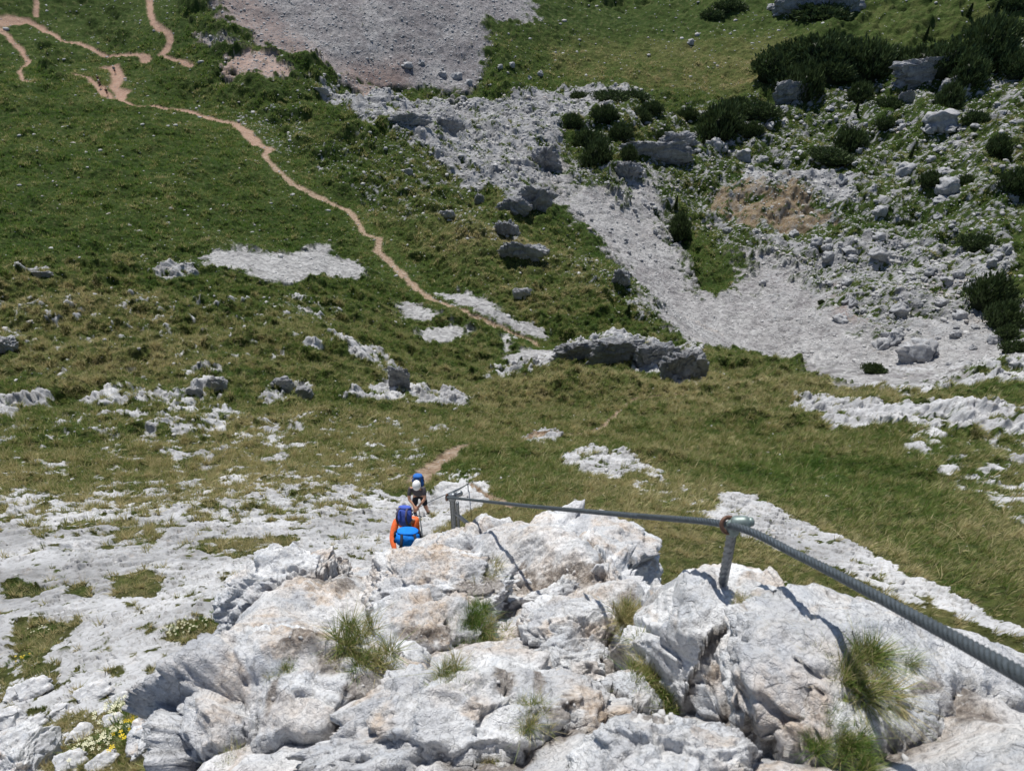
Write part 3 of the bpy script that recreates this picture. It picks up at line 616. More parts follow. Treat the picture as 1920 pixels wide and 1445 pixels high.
def stain(px, py, wpx, hpx, attr='fresh', amt=1.):
    for r_ in (1,):
        dr = Vector(rays(px, py)); best = None
        for b in BVH:
            l, nn, i_, d_ = b.ray_cast(Vector((0, 0, 0)), dr)
            if l is not None and (best is None or d_ < best[1]): best = (l, d_)
    c = np.array(best[0]); rx = wpx * best[1] / F / 2; ry = hpx * best[1] / F / 2
    for o in fgs + [crag]:
        me = o.data; n_ = len(me.vertices); v = np.empty(n_ * 3, np.float32); me.vertices.foreach_get('co', v); v = v.reshape(-1, 3)
        mw = np.array(o.matrix_world); v = v @ mw[:3, :3].T + mw[:3, 3]; q = v - c
        m_ = (np.abs(q).max(1) < 2.2 * max(rx, ry)); 
        if not m_.any(): continue
        if attr not in me.attributes: me.attributes.new(attr, 'FLOAT', 'POINT')
        a = np.empty(n_, np.float32); me.attributes[attr].data.foreach_get('value', a)
        qm = q[m_]; up = qm[:, 1] * SP + qm[:, 2] * CP; away = qm[:, 1] * CP - qm[:, 2] * SP
        d = np.sqrt((qm[:, 0] / rx)**2 + (up / ry)**2 + (away / (1.5 * max(rx, ry)))**2) + .45 * fbm3(v[m_] * 14, 4, 9, .6)
        a[m_] = np.maximum(a[m_], amt * (1 - sstep(d, .75, 1.05))); me.attributes[attr].data.foreach_set('value', a)
for a_ in [(1450, 1330, 170, 200), (1090, 1285, 110, 70), (820, 1150, 210, 80), (790, 1050, 160, 80), (610, 1095, 120, 70), (440, 1275, 110, 80), (1150, 1195, 190, 80), (1130, 1085, 120, 40), (560, 1200, 130, 60), (690, 1335, 120, 110), (1340, 1270, 60, 60), (1130, 1330, 120, 60), (1600, 1250, 50, 40), (880, 1060, 90, 40)]: stain(*a_)
for a_ in [(880, 1112, 100, 30), (650, 1092, 60, 34), (945, 1262, 50, 70), (1225, 1345, 90, 50), (700, 1285, 110, 36), (565, 1190, 70, 36), (800, 1190, 120, 26), (1060, 1335, 90, 24), (1180, 1130, 40, 60), (925, 1095, 40, 50), (1395, 1140, 30, 20), (1735, 1290, 90, 22), (1820, 1340, 60, 30), (510, 1300, 24, 60), (1010, 1270, 26, 70), (620, 1240, 60, 50)]: stain(*a_, attr='soil', amt=.95)
def hit(px, py, ground=True):
    dr = Vector(rays(px, py)); best = None
    for b in BVH:
        l, nrm, i, d = b.ray_cast(Vector((0, 0, 0)), dr)
        if l is not None and (best is None or d < best[1]): best = (l, d, nrm)
    g = gp(px, py) if ground else None
    if best is None or (g is not None and g.length < best[1]): return g if g is not None else Vector(dr * 3), Vector((0, 0, 1))
    return best[0], best[2]

# ------------------------------------------------------------------ swept tubes
def tube(path, rad, sides=12, twist=0., lobes=0, depth=0., cap=True, phase=0.):
    """path: (n,3); rad scalar or array; lobed cross-section twisted along the length -> verts, quads"""
    P_ = np.asarray(path, float); n = len(P_); T = np.gradient(P_, axis=0); T /= np.linalg.norm(T, axis=1, keepdims=True) + 1e-12
    a = np.array([0, 0, 1.]) if abs(T[0][2]) < .9 else np.array([1., 0, 0])
    Nn = np.zeros_like(P_); Nn[0] = np.cross(T[0], a); Nn[0] /= np.linalg.norm(Nn[0])
    for i in range(1, n):
        q = Nn[i-1] - T[i] * np.dot(Nn[i-1], T[i]); Nn[i] = q / np.linalg.norm(q)
    B = np.cross(T, Nn); s = np.concatenate([[0], np.cumsum(np.linalg.norm(np.diff(P_, axis=0), axis=1))])
    th = np.linspace(0, 2 * math.pi, sides, endpoint=False)
    rad = np.broadcast_to(np.asarray(rad, float), (n,))[:, None]
    A = th[None] + 0 * s[:, None]
    rr_ = np.ones_like(A)
    if lobes:
        c = np.abs(np.cos((A - twist * s[:, None] + phase) * lobes / 2)); rr_ = 1 - depth * (1 - c)
    V_ = P_[:, None] + (rad * rr_ * np.cos(A))[..., None] * Nn[:, None] + (rad * rr_ * np.sin(A))[..., None] * B[:, None]
    idx = np.arange(n * sides).reshape(n, sides); nx = np.roll(idx, -1, 1)
    q = np.stack([idx[:-1], nx[:-1], nx[1:], idx[1:]], -1).reshape(-1, 4)
    V_ = V_.reshape(-1, 3)
    if cap:
        V_ = np.vstack([V_, P_[0], P_[-1]]); m = len(V_)
        c0 = np.stack([nx[0], idx[0], np.full(sides, m-2), np.full(sides, m-2)], -1); c1 = np.stack([idx[-1], nx[-1], np.full(sides, m-1), np.full(sides, m-1)], -1)
        q = np.vstack([q, c0[:, [0, 1, 2, 2]], c1[:, [0, 1, 2, 2]]])
    return V_, q
def mesh_poly(name, parts, mat):
    """list of (verts, quads) joined; degenerate quads become triangles"""
    me = bpy.data.meshes.new(name); vs, fs = [], []; o = 0
    for v, q in parts:
        vs.append(np.asarray(v)); 
        for f in q:
            f = [int(k) + o for k in dict.fromkeys(f)]
            fs.append(f)
        o += len(v)
    me.from_pydata(np.vstack(vs).tolist(), [], fs); me.materials.append(mat)
    me.polygons.foreach_set('use_smooth', [True] * len(me.polygons)); me.update(); return me
def spline(pts, step):
    P_ = np.array([list(p) for p in pts]); m = len(P_); out = []
    g = lambda k: P_[max(0, min(m - 1, k))]
    for i in range(m - 1):
        L = np.linalg.norm(P_[i+1] - P_[i]); k = max(2, int(L / step)); t = np.linspace(0, 1, k, endpoint=False)[:, None]
        p0, p1, p2, p3 = g(i-1), g(i), g(i+1), g(i+2)
        out.append(p1 + .5 * t * (p2 - p0 + t * (2*p0 - 5*p1 + 4*p2 - p3 + t * (3*(p1 - p2) + p3 - p0))))
    out.append(P_[-1:]); return np.vstack(out)

base, _n = hit(1355, 1092, False); hr = Vector(rays(1374, 990)); head = hr * (math.hypot(base.x, base.y) / math.hypot(hr.x, hr.y)); HD = head.length
print('peg', base, HD)
# cable: from the right edge over the peg to the post
cpts = [pt(2300, 1490, .55), pt(1920, 1268, .78), pt(1700, 1147, .78 + .32 * (HD - .78)), pt(1500, 1042, .78 + .7 * (HD - .78)), pt(1366, 984, HD - .004), pt(1200, 967, 1 / (.70 / HD + .30 / 4.85)), pt(1000, 949, 1 / (.30 / HD + .70 / 4.85)), pt(838, 932, 4.85)]
cps = spline(cpts, .0035)
v_, q_ = tube(cps, .0080, 48, 2 * math.pi / .075, 6, .34)
cab = link('cable', make_mesh('cable', v_[:-2], q_[q_.max(1) < len(v_) - 2], M_CABLE)); tag(cab, 'thick twisted steel cable from the right edge over the near peg to the post', 'cable')
# thin cables beyond the post
pegp = gp(878, 920)
v_, q_ = tube([pt(837, 930, 4.88), (pt(837, 930, 4.88) + pegp + Vector((0, 0, .35))) / 2, pegp + Vector((0, 0, .35))], [.006, .012, .014], 8)
tag(link('cable', mesh_poly('cable', [(v_, q_)], M_CABLE)), 'thin steel cable slanting up from the post to the small distant peg', 'cable')
handp = pt(785, 952, 21.2)
v_, q_ = tube(spline([pegp + Vector((0, 0, .33)), pt(800, 943, 21.9), handp], .1), .012, 8)
tag(link('cable', mesh_poly('cable', [(v_, q_)], M_CABLE)), 'thin cable from the small distant peg to the hands of the white-helmeted climber', 'cable')
v_, q_ = tube(spline([handp, pt(788, 975, 18), pt(791, 1000, 15)], .1), .012, 8)
tag(link('cable', mesh_poly('cable', [(v_, q_)], M_CABLE)), 'thin cable hanging from the white-helmeted climber\'s hands down behind the boulder', 'cable')
# small distant peg
t_ = link('anchor_peg', None, None, pegp); tag(t_, 'small thin steel peg in the white slab beyond the post', 'peg')
v_, q_ = tube([(0, 0, -.15), (0, 0, .15), (0, 0, .36)], .018, 10); link('shaft', mesh_poly('shaft', [(v_, q_)], M_STEEL), t_)
v_, q_ = tube([(-.04, 0, .36), (0, 0, .37), (.03, 0, .36)], .022, 10); link('eyelet', mesh_poly('eyelet', [(v_, q_)], M_STEEL), t_)
# near peg
base, _n = hit(1355, 1092, False); hr = Vector(rays(1374, 990)); head = hr * (math.hypot(base.x, base.y) / math.hypot(hr.x, hr.y)); HD = head.length
t_ = link('anchor_peg', None, None, base); tag(t_, 'thick ribbed steel peg standing in the near boulder with the cable through its rusty ring', 'peg')
hv = head - base; dn = hv.normalized()
path = [tuple(-dn * .06 + (hv + dn * .06) * (k / 60)) for k in range(61)]
v_, q_ = tube(path, .0108, 28, 2 * math.pi / .09, 5, .22); link('shaft', mesh_poly('shaft', [(v_, q_)], M_STEEL), t_)
side = (Vector(rays(1420, 985)) - Vector(rays(1360, 985))).normalized(); vup = dn; tow = side.cross(vup).normalized()
hc = hv + vup * .004
def capsule(a, b, ra, rb, sides=20, n=14):
    a = np.array(a); b = np.array(b); t = np.linspace(0, 1, n); pts = a + (b - a) * t[:, None]
    ends = np.sqrt(np.clip(1 - (np.abs(t * 2 - 1))**4, 0, 1)); r = (ra + (rb - ra) * t) * np.maximum(ends, .05); return tube(pts, r, sides)
link('head', mesh_poly('head', [capsule(hc - side * .006 + vup * .010, hc + side * .034 + vup * .016, .017, .013), capsule(hc - vup * .024, hc + vup * .016, .014, .0155),
                                capsule(hc + side * .018 + vup * .012, hc + side * .04 + vup * .014 - tow * .004, .009, .010)], M_PAINT), t_)
ang = np.linspace(0, 2 * math.pi, 41)
ctr = cpts[4] - base
cdir = Vector(cps[len(cps) // 2 + 3] * 0 + (np.array(cpts[3]) - np.array(cpts[5]))).normalized(); e1 = vup - cdir * vup.dot(cdir); e1.normalize(); e2 = cdir.cross(e1)
ring = [tuple(ctr + e1 * .0155 * math.cos(a) + e2 * .0155 * math.sin(a)) for a in ang]
link('eyelet', mesh_poly('eyelet', [tube(ring, .0045, 12, cap=False)], M_RUST), t_)
# post with brace
ph = pt(848, 933, 4.87); pr_ = Vector(rays(853, 1015)); pb = pr_ * (math.hypot(ph.x, ph.y) / math.hypot(pr_.x, pr_.y))
t_ = link('anchor_post', None, None, pb); tag(t_, 'braced steel post behind the domed boulder where the thick cable ends', 'post')
hv = ph - pb
link('shaft', mesh_poly('shaft', [tube([tuple(hv * (k / 40)) for k in range(41)], .020, 24, 2 * math.pi / .12, 4, .15), tube([tuple(hv * (k / 10) + Vector((.032, 0, 0))) for k in range(10)], .011, 14)], M_STEEL), t_)
br = pt(905, 1005, pb.length - .05) - pb
link('brace', mesh_poly('brace', [tube([tuple(br), tuple((br + hv * .72) / 2), tuple(hv * .70)], .014, 14)], M_STEEL), t_)
link('head', mesh_poly('head', [capsule(hv + Vector((-.035, 0, .0)), hv + Vector((.03, .0, .02)), .026, .03), capsule(hv + Vector((.02, 0, .025)), hv + Vector((.07, .02, .035)), .020, .019),
                                capsule(hv + Vector((.0, 0, -.05)), hv + Vector((0, 0, .04)), .024, .022)], M_STEEL), t_)
c2 = cpts[-1] - pb; ring = [tuple(c2 + Vector((0.004 * math.cos(a), .012 * math.cos(a), .026 * math.sin(a)))) for a in ang]
link('eyelet', mesh_poly('eyelet', [tube(ring, .007, 10, cap=False)], M_RUST), t_)

def soup(pos, size, rg, sub=1, squash=.62):
    v0, f0 = ico(sub); n = len(pos); k = len(v0)
    ro = rg.uniform(0, 2 * math.pi, n); c, s = np.cos(ro), np.sin(ro)
    vv = v0[None] * (1 + rg.normal(0, .16, (n, k, 1))) * (size[:, None] * np.stack([rg.uniform(.7, 1.3, n), rg.uniform(.6, 1.1, n), squash * rg.uniform(.6, 1.2, n)], 1))[:, None]
    x = vv[..., 0] * c[:, None] - vv[..., 1] * s[:, None]; y = vv[..., 0] * s[:, None] + vv[..., 1] * c[:, None]
    V_ = np.stack([x, y, vv[..., 2]], -1) + pos[:, None]
    return V_.reshape(-1, 3), (f0[None] + (np.arange(n) * k)[:, None, None]).reshape(-1, 3)
def stone_mat():
    m, t, out = new_mat('rubble'); n = N(t); co = n.node("ShaderNodeTexCoord").outputs['Object']
    a = n.noise(co, .9, 8, .7); c = n.ramp(a, [(.3, (.24, .24, .24)), (.5, (.42, .415, .41)), (.7, (.60, .59, .58))])
    b = n.noise(co, .12, 3, .5); c = n.mix(n.maprange(b, .55, .7, 0, .35), c, (.46, .36, .28))
    bs = n.node("ShaderNodeBsdfPrincipled"); bs.inputs['Roughness'].default_value = .9; bs.inputs['Specular IOR Level'].default_value = .15
    n.l(c, bs.inputs['Base Color']); n.l(bs.outputs[0], out.inputs[0]); return m
M_RUB = stone_mat()
# ------------------------------------------------------------------ grass
GREEN = np.array([.145, .215, .048]); LUSH = np.array([.088, .175, .034]); DRYC = np.array([.58, .50, .28]); OLIVE = np.array([.28, .29, .098])
def tint_for(dr, rg):
    dr = np.clip(dr, 0, 1)[..., None]
    c = np.where(dr < .4, LUSH + (GREEN * 1.15 - LUSH) * (dr / .4), np.where(dr < .7, GREEN + (OLIVE - GREEN) * (dr - .4) / .3, OLIVE + (DRYC - OLIVE) * (dr - .7) / .3))
    return c
def tufts(pos, size, dr, nb, segs, rg, lean=.55, width=.035, wind=(0.25, -.15), tint_var=.25):
    """many tufts as one triangle soup. pos (n,3), size (n,), dr dryness (n,), nb blades each"""
    n = len(pos); T = n * nb
    P_ = np.repeat(pos, nb, 0); S = np.repeat(size, nb); D = np.clip(np.repeat(dr, nb) + rg.normal(0, tint_var, T), 0, 1)
    a = rg.uniform(0, 2 * math.pi, T); ln = np.abs(rg.normal(0, lean, T)) + .08
    L = S * rg.uniform(.6, 1.15, T)
    dx = np.cos(a); dy = np.sin(a); b0 = P_ + np.stack([dx, dy, 0 * dx], 1) * (S * rg.uniform(0, .33, T))[:, None]
    b0[:, 2] -= .06 * S
    hd = np.stack([dx * ln + wind[0], dy * ln + wind[1]], 1)
    tipz = np.sqrt(np.maximum(.12, 1 - (hd**2).sum(1) * .7))
    wd = rg.uniform(0, 2 * math.pi, T); wv = np.stack([np.cos(wd), np.sin(wd), 0 * wd], 1) * (S * width)[:, None]
    col = tint_for(D, rg); col = col * rg.uniform(.75, 1.25, T)[:, None]
    ts = np.linspace(0, 1, segs + 1)
    rows = []
    for t in ts:
        c = b0 + np.stack([hd[:, 0] * t**1.6 * L, hd[:, 1] * t**1.6 * L, tipz * (t - .22 * t * t * np.minimum(1.5, ln)) * L], 1)
        w_ = 1 - t**1.5
        rows += [c - wv * w_, c + wv * w_] if t < 1 else [c]
    k = len(rows); V_ = np.stack(rows, 1).reshape(-1, 3); base_ = (np.arange(T) * k)[:, None]
    tr = []
    for s in range(segs - 1):
        o = 2 * s; tr += [[o, o + 1, o + 3], [o, o + 3, o + 2]]
    o = 2 * (segs - 1); tr += [[o, o + 1, o + 2]]
    Fc = (base_[:, None] + np.array(tr)[None]).reshape(-1, 3)
    c4 = np.concatenate([np.repeat(col, k, 0), np.ones((T * k, 1))], 1)
    return V_, Fc, c4
def grid_sample(n, w_, rg):
    c = np.cumsum((w_ * CELL).ravel()); c /= c[-1]; i = np.searchsorted(c, rg.random(n)); j, i = np.divmod(i, NU)
    u = ug[i] + rg.uniform(-.5, .5, n) * (ug[1] - ug[0]); v = vg[j] + rg.uniform(-.5, .5, n) * CELL[j, 0] * .003
    r = np.exp(v); return np.stack([r * np.sin(u), r * np.cos(u), bil(Z, u, v)], 1), u, v, j, i
PX, PY, PD = project(np.stack([X, Y, Z], -1))
infr = (PX > -120) & (PX < 2040) & (PY > -60) & (PY < 1600) & (PD > 1)
grassy = np.clip(1 - rock * 1.4, 0, 1) * (1 - scree) * (1 - np.clip(dirt * 1.5, 0, 1)) * infr
rg = np.random.default_rng(5)
def sz_of(r): return .20 * (r / 15)**.40
for nm, n, r0, r1, nb, segs, lab in (('meadow_grass', 40000, 1.2, 26, 24, 3, 'short tufted alpine grass on the near slopes and in the slab hollows'),
                                     ('meadow_grass', 70000, 20, 75, 13, 2, 'tussocky olive and green grass of the middle slopes'),
                                     ('meadow_grass', 90000, 65, 200, 6, 1, 'dark green far pasture grass around the paths')):
    w_ = grassy * sstep(R, r0 * .9, r0 * 1.15) * (1 - sstep(R, r1 * .9, r1 * 1.1)) * np.maximum(R, 7)**2 / sz_of(R)**2 * np.clip(.75 + 1.3 * nfin, .05, 2.)
    pos, u, v, j, i = grid_sample(n, w_, rg); r = np.exp(v)
    dr = dry[j, i] * 1.15 + .42 * nfin[j, i] + .22 * nmed[j, i] + .10
    s_ = sz_of(r) * np.clip(.85 + .5 * NW1[j, i] + .7 * nfin[j, i], .3, 1.9) * np.clip(.35 + .065 * r, .35, 1)
    V_, F_, c4 = tufts(pos, s_, dr, nb, segs, rg, width={3: .028, 2: .042, 1: .10}[segs], lean=.42)
    tag(link(nm, make_mesh(nm, V_, F_, M_BLADE, False, {'tint': c4})), lab, None, None, 'stuff')

w_ = grassy * sstep(R, 9, 14) * (1 - sstep(R, 50, 66)) * R**2 / sz_of(R)**2 * sstep(nfin + .5 * nmed, -.1, .45) * (1 - .8 * sstep(rockd, .5, .8))
pos, u, v, j, i = grid_sample(15000, w_, rg); r = np.exp(v)
V_, F_, c4 = tufts(pos, 1.5 * sz_of(r) * rg.uniform(.6, 1.15, len(r)), .62 + .9 * (dry[j, i] - .35) + 0 * r, 22, 2, rg, width=.03, lean=.62, tint_var=.22)
tag(link('tussocks', make_mesh('tussocks', V_, F_, M_BLADE, False, {'tint': c4})), 'straw-tipped tussocks standing out of the turf on the nearer slopes', None, None, 'stuff')
def near_tuft(px, py, size, dr, nb, label, cat='grass tuft', spread=.5, d=None, lean=.5):
    p_, n_ = hit(px, py) if d is None else (pt(px, py, d), None)
    rg2 = np.random.default_rng(int(px * 7 + py))
    k = 24; off = rg2.normal(0, size * spread * .62, (k, 3)); off[:, 2] *= .2
    size *= .58; V_, F_, c4 = tufts(off, np.full(k, size) * rg2.uniform(.5, 1.15, k), dr + .08 + rg2.normal(0, .15, k), int(nb * 3.2) // k, 5, rg2, lean + .2, .016, (.1, -.05), .28)
    o = link('grass_tuft', make_mesh('grass_tuft', V_, F_, M_BLADE, False, {'tint': c4}), None, p_ - Vector((0, 0, .01)))
    tag(o, label, cat, 'grass tufts growing in the foreground crag')
near_tuft(885, 1172, .11, .15, 1200, 'dark green grass tuft in the middle of the crag, beside the wide tan ledge', lean=.6)
near_tuft(912, 1180, .10, .75, 300, 'straw-coloured fringe of grass on the right of the dark green tuft')
near_tuft(1185, 1165, .10, .78, 800, 'dry tuft in the gap left of the peg boulder, upper of the two')
near_tuft(1228, 1270, .10, .62, 1300, 'large brown-green tuft in the gap left of the peg boulder, lower of the two', lean=.65)
near_tuft(1610, 1270, .085, .62, 1400, 'large spiky tuft on the right of the peg boulder', lean=.65)
near_tuft(1582, 1370, .06, .4, 900, 'greener tuft trailing below the large spiky tuft')
near_tuft(660, 1215, .10, .6, 600, 'olive mossy tuft between ledges on the left of the crag')
near_tuft(700, 1255, .07, .72, 400, 'brownish mossy tuft under the olive one')
near_tuft(845, 1275, .07, .62, 500, 'small mossy tuft on the slab below the ledges')
near_tuft(912, 1080, .10, .8, 350, 'yellow-brown tuft under the broken edge of the domed boulder')
near_tuft(905, 1430, .05, .8, 400, 'small dry tuft at the bottom edge of the crag')
near_tuft(1395, 1130, .035, .75, 250, 'tiny dry tuft below the foot of the peg')
near_tuft(1000, 1330, .06, .6, 300, 'grass wisp in the crack left of the rounded stained boulder')
near_tuft(530, 1250, .05, .5, 300, 'little green tuft behind the square tan block')
near_tuft(430, 1430, .05, .6, 200, 'thin grass in a crack of the large cracked rock face')

prg = np.random.default_rng(77); pp = []
for o in fgs[:15] + [crag]:
    me_ = o.data; a = np.empty(len(me_.vertices), np.float32); me_.attributes['soil'].data.foreach_get('value', a)
    v = np.empty(len(a) * 3, np.float32); me_.vertices.foreach_get('co', v); mw = np.array(o.matrix_world); v = v.reshape(-1, 3) @ mw[:3, :3].T + mw[:3, 3]
    x_, y_, z_ = project(v); k_ = np.where((a > .55) & (x_ > 300) & (x_ < 1950) & (y_ > 950) & (y_ < 1480))[0]
    if len(k_): pp.append(v[prg.choice(k_, min(len(k_), 170), replace=False)])
pp = np.vstack(pp); V_, F_ = soup(pp, .0035 * np.minimum(3.2, (1 - prg.random(len(pp)))**-.45), prg)
tag(link('gravel', make_mesh('gravel', V_, F_, M_RUB, False)), 'loose grit and pebbles caught in the earthy cracks of the crag', None, None, 'stuff')
# flowering plants, bottom left
M_PETALW = plain('cream_petals', (.72, .70, .48), .7, 0, .15); M_PETALY = plain('yellow_petals', (.80, .58, .02), .6, 0, .15); M_STEM = plain('stems', (.07, .12, .03), .8)
_bl = {}
def bloom_mesh(fr, mat, h):
    k = (fr, mat.name, h)
    if k not in _bl:
        vs = [(0, 0, 0)]; fs = []
        for a in range(5):
            for t, w_, z_ in ((.5, -.32, .12), (.5, .32, .12), (1., -.26, .22), (1., .26, .22)):
                aa = a * 1.257 + w_; vs.append((fr * t * math.cos(aa), fr * t * math.sin(aa), fr * z_))
            o = 1 + a * 4; fs += [(0, o, o + 1), (o, o + 2, o + 3, o + 1)]
        me = bpy.data.meshes.new('flower'); me.from_pydata(vs, [], fs); me.materials.append(mat); me.update()
        v_, q_ = tube([(0, 0, -h), (.003, 0, -h * .5), (0, 0, 0)], .0012, 5); _bl[k] = (me, mesh_poly('stem', [(v_, q_)], M_STEM))
    return _bl[k]
def flowers(px, py, rad, n, mat, fr, h, label, green=.15):
    p_ = gp(px, py); rg2 = np.random.default_rng(int(px + py)); t_ = link('flowering_plant', None, None, p_)
    tag(t_, label, 'flowering plant', 'flowering plants in the slab hollow at bottom left')
    k = 14; off = rg2.normal(0, rad * .5, (k, 3)); off[:, 2] = 0
    for q in off: q[2] = bil(Z, *to_uv(*(np.array(p_[:2]) + q[:2]))) - p_[2]
    V_, F_, c4 = tufts(off, np.full(k, h), np.full(k, green), 40, 4, rg2, .6, .03, (.0, 0), .15); link('leaves', make_mesh('leaves', V_, F_, M_BLADE, False, {'tint': c4}), t_)
    fm_, sm_ = bloom_mesh(fr, mat, h)
    for _ in range(n):
        o = rg2.normal(0, rad * .5, 2); zz = float(bil(Z, *to_uv(p_[0] + o[0], p_[1] + o[1])) - p_[2])
        b_ = link('flower', fm_, t_, (o[0], o[1], zz + h * rg2.uniform(.8, 1.2))); b_.rotation_euler = (rg2.normal(0, .3), rg2.normal(0, .3), rg2.uniform(0, 6)); link('stem', sm_, b_)
flowers(330, 1285, .20, 70, M_PETALW, .011, .05, 'cream flower cushion on the rock edge left of the square tan block')
flowers(240, 1330, .16, 45, M_PETALW, .013, .08, 'cluster of cream flowers with dark leaves at lower left', .0)
flowers(265, 1365, .13, 16, M_PETALY, .011, .09, 'bright green plant with yellow flowers beside the rounded boulder', .0)
flowers(245, 1395, .10, 7, M_PETALY, .014, .08, 'three large yellow blooms in dry grass near the bottom edge', .6)
flowers(310, 1435, .14, 4, M_PETALY, .013, .07, 'sparse yellow flowers at the bottom edge left of the cracked face', .6)
flowers(200, 1390, .14, 45, M_PETALW, .011, .07, 'pale flower patch in the dry grass left of the yellow blooms', .4)
flowers(50, 1235, .15, 8, M_PETALY, .010, .06, 'low green cushion with tiny yellow flowers at the left edge', .1)
flowers(90, 1180, .22, 10, M_PETALW, .010, .06, 'green cushion plant in a slab hollow near the left edge', .1)
flowers(345, 1180, .16, 40, M_PETALW, .011, .05, 'white-flowered cushion in the middle of the pale slab', .3)
flowers(395, 1165, .14, 8, M_PETALW, .008, .05, 'green cushion right of the white-flowered cushion on the slab', .2)

# ------------------------------------------------------------------ stones: individuals and the uncounted rest
rubd = np.clip(rockd, 0, .6) * sstep(R, 60, 80) * infr * (1 - dirt)
w_ = (rubd + .9 * scree * sstep(R, 60, 80) * infr) * R**.6
pos, u, v, j, i = grid_sample(60000, w_, rg); r = np.exp(v)
s_ = r * .00075 * np.minimum(5, (1 - rg.random(len(r)))**-.42) * np.where(scree[j, i] > .5, .6, 1)
V_, F_ = soup(pos, s_, rg)
tag(link('rubble', make_mesh('rubble', V_, F_, M_RUB, False)), 'countless small limestone stones strewn over the scree and the rocky basin', None, None, 'stuff')
w_ = (np.clip(rockd + .07, 0, .45) + .3 * dirt) * (1 - sstep(R, 60, 110)) * sstep(R, 3.5, 9) * infr * R**.9
pos, u, v, j, i = grid_sample(9000, w_, rg); r = np.exp(v)
s_ = r * .0008 * np.minimum(6, (1 - rg.random(len(r)))**-.45)
V_, F_ = soup(pos, s_, rg)
tag(link('rubble', make_mesh('rubble', V_, F_, M_RUB, False)), 'loose pale stones scattered over the nearer slopes', None, None, 'stuff')
w_ = np.where((R > 60) & (rockd < .3), 1., 0) * infr * (1 - scree) * R * sstep(.5 * nbig + nmed, -.3, .6)
pos, u, v, j, i = grid_sample(2600, w_, rg); r = np.exp(v); s_ = r * .0006 * np.minimum(4, (1 - rg.random(len(r)))**-.4)
V_, F_ = soup(pos, s_, rg)
tag(link('rubble', make_mesh('rubble', V_, F_, M_RUB, False)), 'white stones dotted over the far green pasture', None, None, 'stuff')

# boulder prototypes, then individual boulders
PR = []
for k in range(9):
    v_, f_ = rock_verts(4, 300 + k, cuts=24, rough=.07, layered=.04 * (k % 2), crack=.05, cells=((14, .05, .25, .08, .1),), soft=.02); PR.append(make_mesh('boulder', v_, f_, M_ROCK))
PRF = []
for k in range(4):
    v_, f_ = rock_verts(5, 340 + k, cuts=20, rough=.08, crack=.05, cells=((14, .05, .2, .08, .08),), soft=.02); PRF.append(make_mesh('stone', v_, f_, M_ROCKW))
def boulder(px, py, wpx, hpx, label, group, name='boulder', cat='boulder', seed=None, sink=.40):
    g = gp(px, py + hpx * .35); d = g.length; w2 = wpx * d / F / 2; h2 = hpx * d / F / 2
    o = link(name, PRF[int(px + py) % 4] if name == 'stone' else PR[(seed if seed is not None else int(px * 3 + py * 7)) % 9], None, g + Vector((0, h2 * .3, h2 * (1 - 2 * sink))))
    o.scale = (w2 * 1.1, (w2 + h2) * .55, h2 * 1.15); o.rotation_euler = (0, 0, math.radians(((px * 13 + py * 29) % 70) - 35)); return tag(o, label, cat, group)
G1 = 'boulders of the rocky basin'
